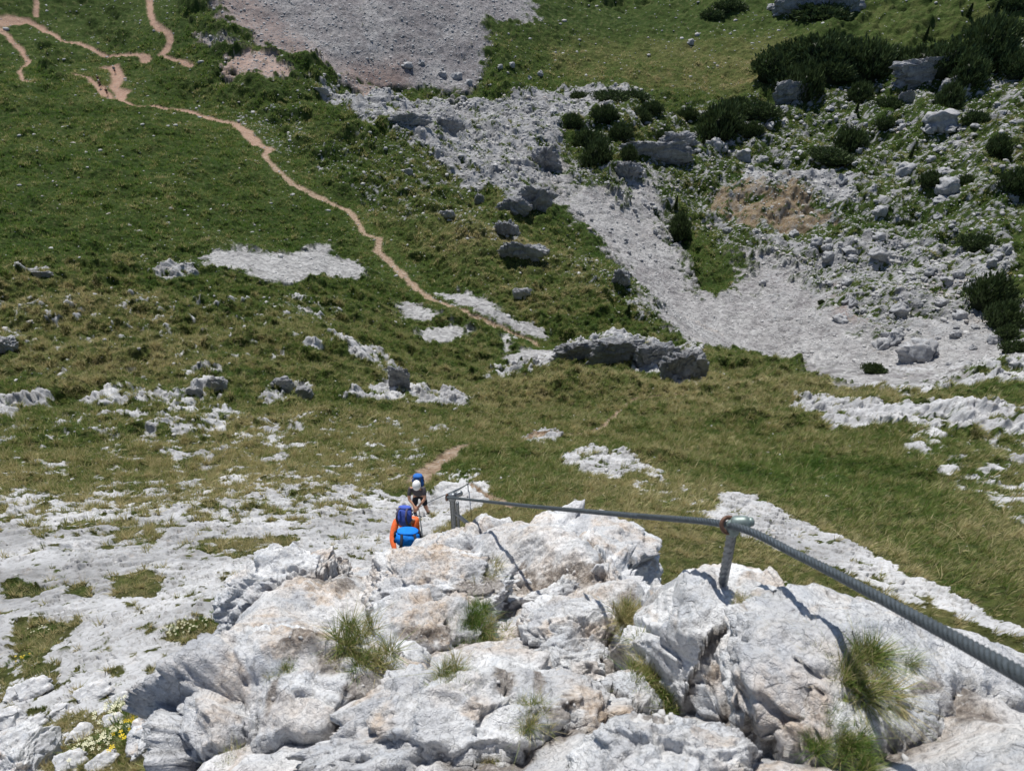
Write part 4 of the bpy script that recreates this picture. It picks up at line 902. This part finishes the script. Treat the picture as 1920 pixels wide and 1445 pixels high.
for a in [(1725, 655, 52, 52, 'largest pale boulder at the foot of the basin, right of the scree'), (1680, 625, 36, 26, 'angular pale boulder up-slope from the largest basin boulder'),
          (1655, 645, 26, 24, 'grey boulder left of the largest basin boulder'), (1340, 268, 36, 28, 'long white boulder just below the round dark pine clump'), (1395, 288, 26, 26, 'white boulder right of the long white boulder under the pine clump'),
          (1430, 298, 20, 18, 'rightmost of the three white boulders under the pine clump'), (1768, 222, 52, 38, 'big grey boulder with pine on its back, in a pale gravel fan'), (1745, 240, 24, 16, 'low slabby boulder at the left foot of the big grey boulder'),
          (1785, 240, 24, 14, 'small white boulder at the right foot of the big grey boulder'), (1775, 350, 34, 32, 'upright whitish boulder under a smaller round grey one'), (1768, 322, 24, 18, 'round grey boulder above the upright whitish one'),
          (1698, 318, 34, 26, 'pale cracked boulder left of the round grey one'), (1765, 372, 30, 14, 'flat pale rock below the upright whitish boulder'), (1652, 395, 22, 18, 'dark grey boulder with long shadow on the grass'),
          (1578, 335, 18, 18, 'rounded boulder at the right end of the white bleached rock'), (1532, 450, 22, 20, 'grey boulder at the top of the scree fan, left one'), (1552, 452, 14, 14, 'grey boulder at the top of the scree fan, right one'),
          (1650, 470, 32, 20, 'broad grey boulder amid the rubble'), (1595, 468, 26, 14, 'flat grey boulder amid the rubble'), (1295, 80, 12, 12, 'lone white boulder on the upper green slope'), (960, 122, 12, 10, 'lone grey boulder beside the upper scree edge'),
          (1013, 137, 9, 12, 'upright grey boulder on the grass beyond the upper scree'), (993, 146, 8, 8, 'little grey boulder left of the upright one'), (938, 125, 10, 8, 'low boulder at the upper scree edge'),
          (1445, 13, 12, 14, 'pale boulder high on the green slope near the overhang'), (1430, 530, 14, 12, 'grey boulder lying alone on the scree'), (1365, 430, 16, 12, 'grey boulder at the left of the scree fan top'), (1418, 432, 12, 10, 'small boulder at the scree fan top'),
          (1775, 525, 22, 16, 'grey boulder near the lower right pines'), (1868, 635, 22, 16, 'dark grey boulder at the lower right under the pines'), (1690, 575, 30, 24, 'slanted grey boulder in the lower rubble'), (1590, 560, 20, 16, 'grey boulder beside the rusty patch in the rubble'),
          (1575, 595, 24, 18, 'pale boulder near the lower rusty patch'), (855, 142, 24, 16, 'grey rock block at the base of the upper scree'), (830, 138, 16, 10, 'low grey block at the upper scree base'), (765, 122, 22, 10, 'flat pale block on the upper scree'), (790, 116, 12, 9, 'small dark block on the upper scree'),
          (880, 155, 16, 12, 'small pale block at the lowest tip of the upper scree'), (30, 655, 0, 0, '')]:
    if a[2]: boulder(*a[:4], a[4], G1)
for x, y, a, b in [(60, 1292, 46, 34), (112, 1335, 40, 30), (172, 1300, 50, 30), (18, 1345, 44, 34), (150, 1375, 36, 26), (92, 1395, 44, 30), (210, 1350, 30, 22), (30, 1300, 36, 24), (190, 1430, 40, 26), (128, 1428, 44, 30), (60, 1360, 34, 26), (230, 1310, 34, 22)]:
    boulder(x, y, a, b, 'small pale broken stone lying in the dry grass of the lower left corner', 'broken stones in the lower left corner', 'stone', 'stone')
rr2 = random.Random(3)
def inpoly(x, y, P_):
    c = False
    for k in range(len(P_)):
        x1, y1 = P_[k]; x2, y2 = P_[k-1]
        if (y1 > y) != (y2 > y) and x < (x2-x1) * (y-y1) / (y2-y1) + x1: c = not c
    return c
for P_, n, lo, hi, lab, grp in (([(1480,430),(1900,450),(1880,640),(1760,700),(1560,560)], 75, 7, 20, 'grey limestone boulder strewn in the rubble of the lower basin', 'boulders strewn in the lower basin rubble'),
                               ([(1400,200),(1900,180),(1910,430),(1560,430),(1600,340),(1400,320)], 75, 6, 15, 'small pale boulder scattered over the grassy upper basin', 'boulders scattered in the grassy upper basin'),
                               ([(1050,390),(1230,340),(1290,480),(1190,500)], 35, 6, 12, 'white block in the rubble tongue right of the knoll cliffs', 'blocks in the rubble tongue'),
                               ([(1100,220),(1300,190),(1380,280),(1150,300)], 20, 6, 14, 'grey rock poking out between the dwarf pines', 'rocks between the dwarf pines')):
    k = 0
    while k < n:
        x = rr2.uniform(1040, 1915); y = rr2.uniform(170, 700)
        if not inpoly(x, y, P_): continue
        s = lo + (hi - lo) * rr2.random()**2.5; boulder(x, y, s * rr2.uniform(.9, 1.4), s * rr2.uniform(.7, 1.1), lab, grp, seed=rr2.randrange(99)); k += 1

# outcrops: bigger unique rocks with dark, steep, camera-facing sides
G2 = 'limestone outcrops and small cliffs'
M_CLIFF = limestone('weathered_shaded_cliff', .55, .5, .2, (.33, .335, .345)); M_OUT = limestone('outcrop_limestone', .6, .4, .25, (.46, .46, .46))  # M_CLIFF: weathered grey, darkened further to stand in for shade on cliff faces
def outcrop(px, py, wpx, hpx, seed, label, rot=0, depth=.8, up=.5, sub=6):
    g = gp(px, py + hpx * .45); d = g.length; w2 = wpx * d / F / 2; h2 = hpx * d / F / 2
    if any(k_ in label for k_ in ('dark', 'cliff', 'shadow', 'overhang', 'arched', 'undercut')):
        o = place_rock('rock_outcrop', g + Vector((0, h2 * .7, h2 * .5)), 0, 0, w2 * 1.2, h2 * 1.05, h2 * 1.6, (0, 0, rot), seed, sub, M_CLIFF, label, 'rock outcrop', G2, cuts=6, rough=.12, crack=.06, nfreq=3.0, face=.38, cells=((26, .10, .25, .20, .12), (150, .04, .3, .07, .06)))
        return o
    o = place_rock('rock_outcrop', g + Vector((0, h2 * .6, h2 * .35)), 0, 0, w2 * 1.1, h2 * 1.0, h2 * 1.45, (0, 0, rot), seed, sub, M_OUT, label, 'rock outcrop', G2, cuts=7, rough=.10, layered=.02, crack=.05, nfreq=2.6, face=.42, cells=((26, .05, .25, .10, .10), (120, .02, .2, .04, .06)))
    return o
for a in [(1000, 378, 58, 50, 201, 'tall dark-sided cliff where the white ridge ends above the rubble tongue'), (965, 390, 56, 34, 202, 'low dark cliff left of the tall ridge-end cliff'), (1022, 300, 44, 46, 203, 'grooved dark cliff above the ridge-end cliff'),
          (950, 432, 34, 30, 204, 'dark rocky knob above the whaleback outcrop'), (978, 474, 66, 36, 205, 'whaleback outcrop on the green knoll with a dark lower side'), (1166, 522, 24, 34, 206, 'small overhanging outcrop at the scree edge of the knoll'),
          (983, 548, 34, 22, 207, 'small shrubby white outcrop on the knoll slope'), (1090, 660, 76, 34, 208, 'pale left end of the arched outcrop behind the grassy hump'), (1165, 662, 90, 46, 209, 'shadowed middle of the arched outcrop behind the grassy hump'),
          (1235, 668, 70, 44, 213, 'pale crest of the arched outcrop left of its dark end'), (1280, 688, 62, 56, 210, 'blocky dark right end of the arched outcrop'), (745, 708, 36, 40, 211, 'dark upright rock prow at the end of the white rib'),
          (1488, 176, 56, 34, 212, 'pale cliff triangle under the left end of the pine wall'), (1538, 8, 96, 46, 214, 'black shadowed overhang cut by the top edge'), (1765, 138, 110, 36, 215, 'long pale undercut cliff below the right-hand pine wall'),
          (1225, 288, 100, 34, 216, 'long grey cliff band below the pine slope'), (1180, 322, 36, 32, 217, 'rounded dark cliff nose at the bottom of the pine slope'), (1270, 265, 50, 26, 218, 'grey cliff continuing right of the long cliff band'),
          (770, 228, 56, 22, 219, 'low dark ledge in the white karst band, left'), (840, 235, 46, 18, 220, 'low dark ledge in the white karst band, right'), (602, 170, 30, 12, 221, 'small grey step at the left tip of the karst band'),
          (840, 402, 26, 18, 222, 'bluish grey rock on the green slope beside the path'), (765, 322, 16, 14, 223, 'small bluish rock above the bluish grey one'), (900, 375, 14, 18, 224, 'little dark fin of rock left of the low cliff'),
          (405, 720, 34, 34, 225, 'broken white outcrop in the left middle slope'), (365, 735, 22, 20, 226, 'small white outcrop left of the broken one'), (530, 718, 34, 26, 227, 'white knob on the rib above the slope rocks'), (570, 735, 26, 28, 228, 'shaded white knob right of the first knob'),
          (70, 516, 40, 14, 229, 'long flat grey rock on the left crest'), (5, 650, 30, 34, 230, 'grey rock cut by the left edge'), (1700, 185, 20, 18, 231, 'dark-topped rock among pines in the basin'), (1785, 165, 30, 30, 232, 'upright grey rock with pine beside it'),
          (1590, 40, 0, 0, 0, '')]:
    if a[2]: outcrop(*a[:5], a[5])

# ------------------------------------------------------------------ dwarf pines
def pine_mesh(seed, upright=False):
    rg2 = np.random.default_rng(seed); n = 2600
    if upright:
        t = rg2.random(n)**.7; a = rg2.uniform(0, 2*math.pi, n); r = (1 - t) * .42 * (.5 + .5 * rg2.random(n)) * (1 + .25 * np.sin(t * 40)); c = np.stack([r*np.cos(a), r*np.sin(a), t * 2], 1); out_ = np.stack([np.cos(a), np.sin(a), .2 + 0*a], 1)
    else:
        d = rg2.normal(size=(n, 3)); d /= np.linalg.norm(d, axis=1, keepdims=True); d[:, 2] = np.abs(d[:, 2])
        lob = 1 + .48 * fbm3(d * 2.4, 3, seed, .6) + .16 * fbm3(d * 6, 2, seed + 3)
        c = d * (lob * rg2.uniform(.78, 1.03, n))[:, None] * [1, 1, .75]; out_ = d
    s = rg2.uniform(.05, .11, n); k = 3
    e = rg2.normal(size=(n, 3)); e /= np.linalg.norm(e, axis=1, keepdims=True)
    up = out_ * .7 + e * .5 + [0, 0, .5]; up /= np.linalg.norm(up, axis=1, keepdims=True); sd_ = np.cross(up, e); sd_ /= np.linalg.norm(sd_, axis=1, keepdims=True) + 1e-9
    A = c - sd_ * s[:, None] * .5; B = c + sd_ * s[:, None] * .5; T_ = c + up * s[:, None] * 1.7
    V_ = np.stack([A, B, T_], 1).reshape(-1, 3); F_ = np.arange(3 * n).reshape(n, 3)
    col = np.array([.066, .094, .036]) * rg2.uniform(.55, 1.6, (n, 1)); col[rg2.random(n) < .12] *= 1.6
    c4 = np.repeat(np.concatenate([col, np.ones((n, 1))], 1), 3, 0)
    v_, q_ = tube([(0, 0, -.5), (.03, 0, .1), (0, 0, .5 if not upright else 1.6)], [.07, .05, .02], 8)
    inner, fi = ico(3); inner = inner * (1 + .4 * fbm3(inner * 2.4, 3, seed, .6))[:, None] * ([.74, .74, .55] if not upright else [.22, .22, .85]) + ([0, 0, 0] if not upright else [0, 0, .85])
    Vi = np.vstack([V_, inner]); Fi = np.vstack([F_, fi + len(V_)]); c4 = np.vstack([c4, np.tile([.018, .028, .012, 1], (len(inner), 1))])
    return make_mesh('foliage', Vi, Fi, M_NEEDLE, False, {'tint': c4}), mesh_poly('trunk', [(v_, q_)], M_BARK)
M_BARK = plain('bark', (.09, .065, .05), .9)
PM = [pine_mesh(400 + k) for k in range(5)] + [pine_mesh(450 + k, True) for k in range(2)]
def pine(px, py, wpx, hpx, label, group, kind=0):
    g = gp(px, py + hpx * .4); d = g.length; w2 = wpx * d / F / 2; h2 = hpx * d / F / 2
    t_ = link('conifer' if kind else 'dwarf_pine', None, None, g); fm, tm = PM[5 + int(px) % 2] if kind else PM[int(px * 3 + py) % 5]
    if kind: t_.scale = (w2 * 2.2, w2 * 2.2, h2 * 1.2)
    else: t_.scale = (w2 * 1.2, max(h2, w2 * .7), h2 * 1.9)
    t_.rotation_euler = (0, 0, (px * 1.7) % 6.28)
    if not kind: t_.rotation_euler = (0, 0, math.radians((px * 7) % 40 - 20))
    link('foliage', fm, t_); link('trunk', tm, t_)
    return tag(t_, label, 'conifer' if kind else 'dwarf pine', group)
G3 = 'dwarf pines of the pine wall along the basin rim'; G4 = 'dwarf pines scattered in the basin'
for a in [(1455, 118, 70, 40, 'leftmost bush of the pine wall'), (1500, 100, 70, 44, 'bush on the left crest of the pine wall'), (1545, 92, 76, 46, 'highest bush of the left pine wall'), (1590, 105, 60, 50, 'bush right of the crest in the left pine wall'), (1632, 112, 60, 56, 'right end bush of the left pine wall'),
          (1480, 142, 50, 40, 'bush hanging above the pale cliff triangle'), (1510, 150, 40, 60, 'dark bush right of the pale cliff triangle'), (1560, 130, 60, 36, 'lower bush in the middle of the left pine wall'), (1690, 120, 34, 44, 'narrow bush between the two pine walls'),
          (1740, 112, 66, 46, 'left bush of the right-hand pine wall'), (1790, 108, 66, 44, 'middle bush of the right-hand pine wall'), (1815, 132, 40, 44, 'low bush closing the right-hand pine wall'), (1848, 82, 60, 66, 'big dark bush at the far right rim'), (1838, 55, 34, 30, 'pointed bush above the big rim bush'),
          (1875, 108, 50, 40, 'bush right of the big rim bush'), (1910, 125, 40, 34, 'bush at the right edge of the rim'), (1890, 55, 34, 24, 'upper bush near the right edge'), (1905, 5, 40, 16, 'bush in the top right corner')]:
    pine(*a[:4], a[4], G3)
for a in [(1348, 225, 66, 60, 'large round pine clump above the three white boulders'), (1105, 258, 46, 34, 'dark pine on the steep slope, upper left'), (1118, 285, 44, 48, 'tall dark pine mass above the cliff nose'), (1150, 180, 56, 18, 'low pine mat on the karst crest'), (1190, 178, 40, 16, 'second low pine mat right on the karst crest'),
          (1085, 178, 26, 12, 'small pine mat left on the karst crest'), (1180, 285, 24, 30, 'narrow pine by the cliff nose'), (1250, 250, 30, 18, 'pine on top of the long cliff band'), (1425, 205, 60, 24, 'flat pine mat right of the round clump'), (1410, 240, 34, 24, 'pine right below the round clump'),
          (1135, 210, 40, 26, 'dark pine below the pine mats of the karst crest'), (1200, 215, 36, 24, 'dark pine mid-height on the pine slope'), (1165, 245, 34, 30, 'dark pine between the two tall masses of the pine slope'), (1225, 200, 30, 20, 'low pine at the top right of the pine slope'), (1075, 225, 30, 24, 'pine at the upper left foot of the karst crest'), (1290, 215, 34, 26, 'pine left of the large round pine clump'), (1385, 195, 40, 24, 'pine on top right of the large round pine clump'), (1592, 262, 44, 42, 'round pine in the middle of the basin'), (1670, 195, 40, 20, 'low pine on the pale fan'), (1665, 230, 30, 18, 'low pine below the fan'), (1827, 222, 36, 22, 'oval pine on open grass at the right'), (1775, 182, 24, 46, 'upright pine beside the grey rock'), (1610, 172, 30, 34, 'pine in the shadow under the pine wall'),
          (1870, 275, 26, 36, 'leaning pine right of the basin'), (1905, 340, 44, 40, 'pine cut by the right edge, middle height'), (1810, 340, 22, 22, 'small pine right of the whitish boulder'), (1840, 455, 56, 24, 'flat pine low on the right'), (1275, 420, 30, 46, 'pine strip on the green wedge'), (1745, 335, 30, 26, 'pine hugging a dark boulder'),
          (1853, 542, 56, 54, 'upper of the big pine clumps at lower right'), (1880, 590, 44, 50, 'lower of the big pine clumps at lower right'), (1885, 622, 28, 28, 'small pine under the big lower right clumps'), (1895, 545, 26, 14, 'low pine right of the big clumps'), (1905, 650, 40, 20, 'grassy pine mat at the right edge, low'),
          (1370, 10, 44, 16, 'dark pine mat on the upper green slope'), (1335, 28, 34, 16, 'dark pine mat left on the upper green slope'), (1540, 22, 70, 24, 'pine fringe hanging in front of the black overhang'), (1560, 290, 60, 20, 'olive pine mat under the round basin pine'), (1700, 420, 26, 12, 'small pine mat by the boulder with long shadow'), (1540, 565, 10, 8, 'tiny pine on the scree'), (1640, 690, 34, 20, 'green shrub in the gully at the scree foot')]:
    pine(*a[:4], a[4], G4)
G5 = 'little upright conifers on the basin slopes'
for x, y, w_, h_, lb in [(1732, 72, 8, 20, 'lone little conifer above the pine wall'), (1558, 72, 8, 16, 'conifer tip sticking out of the pine wall crest'), (1318, 262, 8, 26, 'thin conifer left of the round pine clump'), (1706, 290, 7, 18, 'thin conifer in the middle of the basin'), (1690, 182, 9, 20, 'conifer under the gap of the pine walls'),
                        (1708, 60, 0, 0, ''), (1865, 20, 10, 22, 'conifer near the top right corner'), (1815, 25, 9, 14, 'small conifer left of the top right corner'), (1266, 385, 9, 22, 'conifer at the top of the green wedge'), (1605, 205, 7, 14, 'conifer on the gravel under the pine wall'), (1665, 100, 7, 12, 'conifer at the end of the left pine wall'), (1178, 580, 8, 14, 'little conifer at the knoll edge above the scree')]:
    if w_: pine(x, y, w_, h_, lb, G5, 1)

# ------------------------------------------------------------------ people
M_SKIN = plain('skin', (.50, .27, .18), .55, 0, .08); M_HAIR = plain('hair', (.05, .035, .025), .7)
def cloth(name, c, var=.15): return plain(name, c, .8, 0, var, 14, .01, .2)
def skinned(name, joints, edges, mat, parent, sub=2, root=0):
    me = bpy.data.meshes.new(name); me.from_pydata([j[:3] for j in joints], edges, []); o = link(name, me, parent)
    md = o.modifiers.new('skin', 'SKIN'); me.skin_vertices or me.skin_vertices
    for k, j in enumerate(joints):
        sv = me.skin_vertices[0].data[k]; r = j[3]; sv.radius = (r, j[4] if len(j) > 4 else r); sv.use_root = (k == root)
    md.use_smooth_shade = True; md.branch_smoothing = .3
    s = o.modifiers.new('sub', 'SUBSURF'); s.levels = sub; s.render_levels = sub
    me.materials.append(mat); return o
def blob(name, c, s, mat, parent, seed=1, rough=.04, sub=4, rot=(0, 0, 0), cuts=0):
    v, f = ico(sub); v = v * (1 + rough * fbm3(v * 1.6, 3, seed))[:, None]
    v = np.sign(v) * np.abs(v)**.85 if cuts else v
    mr = np.array(Matrix.Rotation(rot[2], 3, 'Z') @ Matrix.Rotation(rot[1], 3, 'Y') @ Matrix.Rotation(rot[0], 3, 'X'))
    return link(name, make_mesh(name, (v * np.array(s)) @ mr.T + np.array(c), f, mat), parent)
def person(loc, J, label, shirt, trousers, shoe, head_col, helmet=None, sleeve='short', rotz=0, scale=1, hair=True, fingers=True, group=None, faced=(0, -1, -.4)):
    """J: joints dict in metres, z up, facing -y; body is one skinned mesh, clothes are skins around it"""
    t_ = link('person', None, None, loc); t_.rotation_euler = (0, 0, rotz); t_.scale = (scale,) * 3; tag(t_, label, 'person', group)
    names = ['pelvis', 'waist', 'chest', 'neck', 'head', 'ls', 'le', 'lh', 'rs', 're', 'rh', 'lhip', 'lk', 'la', 'lt', 'rhip', 'rk', 'ra', 'rt']
    rad = dict(pelvis=(.15, .11), waist=(.135, .10), chest=(.165, .115), neck=(.055, .055), head=(.05, .05), ls=(.062, .062), le=(.045, .045), lh=(.028, .022), rs=(.062, .062), re=(.045, .045), rh=(.028, .022),
               lhip=(.092, .092), lk=(.062, .062), la=(.045, .045), lt=(.038, .03), rhip=(.092, .092), rk=(.062, .062), ra=(.045, .045), rt=(.038, .03))
    ix = {n_: k for k, n_ in enumerate(names)}
    ed = [(0, 1), (1, 2), (2, 3), (3, 4), (2, 5), (5, 6), (6, 7), (2, 8), (8, 9), (9, 10), (0, 11), (11, 12), (12, 13), (13, 14), (0, 15), (15, 16), (16, 17), (17, 18)]
    jl = [tuple(J[n_]) + rad[n_] for n_ in names]
    edl = list(ed)
    if fingers:
        for hnd, elb in (('lh', 'le'), ('rh', 're')):
            h = Vector(J[hnd]); d = (h - Vector(J[elb])).normalized(); sd_ = d.cross(Vector((0, 0, 1))).normalized(); dn_ = d.cross(sd_)
            jl.append((*(h + d * .055), .036, .016)); palm = len(jl) - 1; edl.append((ix[hnd], palm))
            for q, (o_, l_) in enumerate(((-.030, .060), (-.010, .072), (.010, .068), (.029, .052))):
                a = h + d * .075 + sd_ * o_; b = a + d * l_ * .55 + dn_ * .018; c = b + d * l_ * .25 + dn_ * l_ * .55
                jl += [(*a, .0095, .009), (*b, .0085, .008), (*c, .007, .007)]; m = len(jl); edl += [(palm, m-3), (m-3, m-2), (m-2, m-1)]
            a = h + d * .025 + sd_ * .038; b = a + d * .035 + sd_ * .02 + dn_ * .02; jl += [(*a, .011, .011), (*b, .009, .009)]; m = len(jl); edl += [(ix[hnd], m-2), (m-2, m-1)]
    skinned('body', jl, edl, M_SKIN, t_)
    # clothes as slightly fatter skins over the same joints
    def lerp(a, b, t): return tuple(Vector(J[a]).lerp(Vector(J[b]), t))
    k_ = .62 if sleeve == 'short' else 0
    arm = lambda s: [(*J[s+'s'], .075, .075)] + ([(*lerp(s+'s', s+'e', .75), .060, .060)] if k_ else [(*J[s+'e'], .056, .056), (*lerp(s+'e', s+'h', .9), .040, .038)])
    jl = [(*lerp('pelvis', 'waist', .05), .180, .145), (*J['waist'], .178, .145), (*J['chest'], .195, .150), (*lerp('chest', 'neck', .7), .075, .07)]
    e_ = [(0, 1), (1, 2), (2, 3)]
    for s in 'lr':
        st = len(jl); a = arm(s); jl += a; e_.append((2, st)); e_ += [(st + q, st + q + 1) for q in range(len(a) - 1)]
    skinned('shirt', jl, e_, shirt, t_)
    jl = [(*lerp('pelvis', 'waist', .3), .165, .125), (*J['pelvis'], .17, .13)]; e_ = [(0, 1)]
    for s in 'lr':
        st = len(jl); jl += [(*J[s+'hip'], .112, .112), (*lerp(s+'hip', s+'k', .95), .085, .085)]; e_ += [(1, st), (st, st+1)]
    skinned('trousers', jl, e_, trousers, t_)
    for s in 'lr':
        a = Vector(J[s+'a']); b = Vector(J[s+'t']); skinned('boot', [(*(a + Vector((0, 0, .04))), .058, .058), (*a, .055, .055), (*b, .048, .04)], [(0, 1), (1, 2)], shoe, t_)
    hd = Vector(J['head']); fd = Vector(faced).normalized()
    qf = Vector((0, -1, 0)).rotation_difference(fd); 
    v, f = ico(4); v = v.copy(); y = v[:, 1]; jaw = np.clip(-v[:, 2], 0, 1)
    v = v * np.array([.076, .097, .115]); v[:, 0] *= 1 - .25 * jaw; v[:, 1] *= 1 - .12 * jaw
    fr = (y < -.5)
    def bumpat(c, r, h):
        d2 = ((v - np.array(c))**2).sum(1); v[:, 1] -= h * np.exp(-d2 / r**2)
    bumpat((0, -.097, -.018), .018, .022); bumpat((0, -.095, -.058), .022, .006); bumpat((.03, -.088, .012), .016, -.008); bumpat((-.03, -.088, .012), .016, -.008)
    mr = np.array(qf.to_matrix()); head_o = link('head', make_mesh('head', v @ mr.T + np.array(hd + Vector((0, 0, .06))), f, M_SKIN), t_)
    hc_ = hd + Vector((0, 0, .06))
    for sx in (-1, 1):
        blob('ear', tuple(hc_ + qf @ Vector((sx * .076, .0, -.005))), (.012, .02, .03), M_SKIN, head_o, 3, .02, 2)
        blob('eye', tuple(hc_ + qf @ Vector((sx * .03, -.088, .012))), (.012, .008, .008), M_HAIR, head_o, 3, 0, 2)
    if hair:
        v, f = ico(3); keep = v[:, 2] > -.1 + .5 * (v[:, 1] < -.2); vv = np.where(keep[:, None], v * [.084, .106, .122], v * [.06, .08, .09]); link('hair', make_mesh('hair', vv @ mr.T + np.array(hc_ + qf @ Vector((0, .006, .006))), f, M_HAIR), t_)
    if helmet:
        v, f = ico(4); vv = v.copy(); vv[:, 2] = np.maximum(vv[:, 2], -.22); vv = vv * [.115, .142, .125]; rim = (v[:, 2] < -.15) & (v[:, 2] > -.35); vv[rim] *= [1.05, 1.06, 1]
        ho = link('helmet', make_mesh('helmet', vv @ mr.T + np.array(hc_ + qf @ Vector((0, .008, .035))), f, helmet), t_)
    return t_
def rucksack(loc, s, rot, label, m1, m2, seed=1):
    t_ = link('rucksack', None, None, loc); t_.rotation_euler = rot; tag(t_, label, 'rucksack')
    blob('bag', (0, 0, 0), (s[0], s[1], s[2]), m1, t_, seed, .07, 5, cuts=1)
    blob('lid', (0, s[1] * .15, s[2] * .82), (s[0] * .85, s[1] * .95, s[2] * .28), m1, t_, seed + 2, .06, 4, cuts=1)
    blob('pocket', (0, s[1] * .8, -s[2] * .25), (s[0] * .7, s[1] * .35, s[2] * .45), m1, t_, seed + 4, .05, 4, cuts=1)
    for sx in (-1, 1):
        v_, q_ = tube(spline([(sx * s[0] * .5, -s[1] * .9, s[2] * .85), (sx * s[0] * .55, -s[1] * 1.9, s[2] * .75), (sx * s[0] * .6, -s[1] * 2.2, 0), (sx * s[0] * .6, -s[1] * .9, -s[2] * .7)], .02), .018, 8)
        link('strap', mesh_poly('strap', [(v_, q_)], m2), t_)
    for z_ in (-.35, .25, .62):
        ring_ = [(s[0] * 1.03 * math.cos(a), s[1] * 1.05 * math.sin(a), s[2] * z_) for a in np.linspace(-.3, math.pi + .3, 24)]
        link('band', mesh_poly('band', [tube(ring_, .013, 8)], m2), t_)
    return t_
M_WHITE = plain('white_helmet_shell', (.80, .80, .80), .35, 0, .04); M_GREY = cloth('grey_tee', (.075, .07, .08)); M_DARK = cloth('dark_cloth', (.02, .022, .03)); M_BLUE = cloth('blue_nylon', (.03, .14, .46)); M_STRAP = cloth('strap_grey', (.10, .09, .14))
M_ORANGE = cloth('orange_jersey', (.80, .16, .05)); M_PURP = cloth('violet_blue_nylon', (.07, .12, .48)); M_BRIGHT = cloth('bright_blue_nylon', (.01, .20, .72)); M_SALMON = cloth('salmon_cloth', (.70, .25, .18)); M_BROWN = cloth('brown_shorts', (.13, .085, .07))
M_TEAL = cloth('teal_jacket', (.03, .18, .20)); M_PALE = cloth('pale_cloth', (.55, .55, .52))
fp = gp(790, 964)
J1 = dict(pelvis=(0, .05, .86), waist=(0, .0, 1.02), chest=(0, -.10, 1.24), neck=(0, -.16, 1.40), head=(.02, -.21, 1.46), ls=(.19, -.13, 1.30), le=(.22, -.32, 1.10), lh=(.07, -.50, 1.00), rs=(-.19, -.13, 1.30), re=(-.22, -.32, 1.08), rh=(-.05, -.50, .98),
          lhip=(.10, .05, .82), lk=(.17, -.10, .48), la=(.20, .02, .09), lt=(.24, -.13, .04), rhip=(-.10, .05, .82), rk=(-.14, -.10, .48), ra=(-.17, .02, .09), rt=(-.19, -.13, .04))
person(fp, J1, 'climber in a white helmet and grey t-shirt bending over to handle the cable', M_GREY, M_DARK, M_DARK, None, M_WHITE, faced=(0, -.8, -.75))
rucksack(fp + Vector((0, .15, 1.24)), (.155, .12, .22), (math.radians(-16), 0, 0), 'blue rucksack on the back of the climber in the white helmet', M_BLUE, M_DARK, 4)
# orange climber, bent over the rock, back towards the sky
op = pt(757, 1018, 12.6); opb = op - Vector((0, -.25, 1.05))
J2 = dict(pelvis=(0, .42, .62), waist=(0, .36, .82), chest=(0, .22, 1.05), neck=(.02, .12, 1.16), head=(.04, .0, 1.14), ls=(.17, .20, 1.08), le=(.17, .02, .86), lh=(.10, -.06, .74), rs=(-.18, .20, 1.08), re=(-.23, -.08, .94), rh=(-.15, -.32, .86),
          lhip=(.10, .44, .58), lk=(.14, .22, .28), la=(.15, .40, -.1), lt=(.16, .24, -.16), rhip=(-.10, .44, .58), rk=(-.14, .22, .28), ra=(-.15, .40, -.1), rt=(-.16, .24, -.16))
person(opb, J2, 'climber in an orange long-sleeved jersey bent low behind the domed boulder', M_ORANGE, M_DARK, M_DARK, None, None, 'long', faced=(0, -.6, -.8))
rucksack(pt(758, 967, 12.35), (.130, .10, .16), (math.radians(-42), 0, math.radians(-6)), 'violet-blue rucksack with grey bands on the back of the orange climber', M_PURP, M_STRAP, 9)
rucksack(pt(764, 1008, 9.3), (.155, .13, .10), (math.radians(-30), math.radians(8), math.radians(8)), 'bright blue rucksack bulging over the edge of the domed boulder below the orange climber', M_BRIGHT, M_DARK, 15)
sp_ = pt(733, 1038, 5.9); o = blob('cap', (0, 0, 0), (.036, .03, .022), M_SALMON, None, 3, .06, 4, (0, -.7, 0)); o.location = sp_; tag(o, 'salmon-coloured cap just showing over the left edge of the domed boulder', 'cap')
# far hikers
JW = dict(pelvis=(0, 0, .92), waist=(0, 0, 1.08), chest=(0, 0, 1.32), neck=(0, 0, 1.5), head=(0, -.01, 1.56), ls=(.19, 0, 1.40), le=(.24, .02, 1.12), lh=(.22, -.12, .90), rs=(-.19, 0, 1.40), re=(-.24, -.03, 1.12), rh=(-.22, -.18, .92),
          lhip=(.09, 0, .88), lk=(.10, -.12, .50), la=(.10, -.14, .09), lt=(.10, -.28, .04), rhip=(-.09, 0, .88), rk=(-.10, .02, .48), ra=(-.10, .20, .09), rt=(-.10, .08, .04))
for x, y, sh, tr, hm, rz, lb in [(217, 139, M_TEAL, M_DARK, M_WHITE, .4, 'hiker in a teal jacket walking down the upper red-earth path'), (187, 157, M_DARK, M_DARK, M_PALE, .9, 'hiker in black with a pale hat, first of the file on the lower earth path'),
                                (190, 166, M_BROWN, M_DARK, M_WHITE, .8, 'hiker with a white cap, second of the file on the lower earth path'), (203, 181, M_DARK, M_BROWN, None, .6, 'dark-clothed hiker last of the file, where the two earth paths meet')]:
    g = gp(x, y); person(g, JW, lb, sh, tr, M_DARK, None, hm, rotz=rz, fingers=False, scale=1.05, group='hikers on the earth paths')
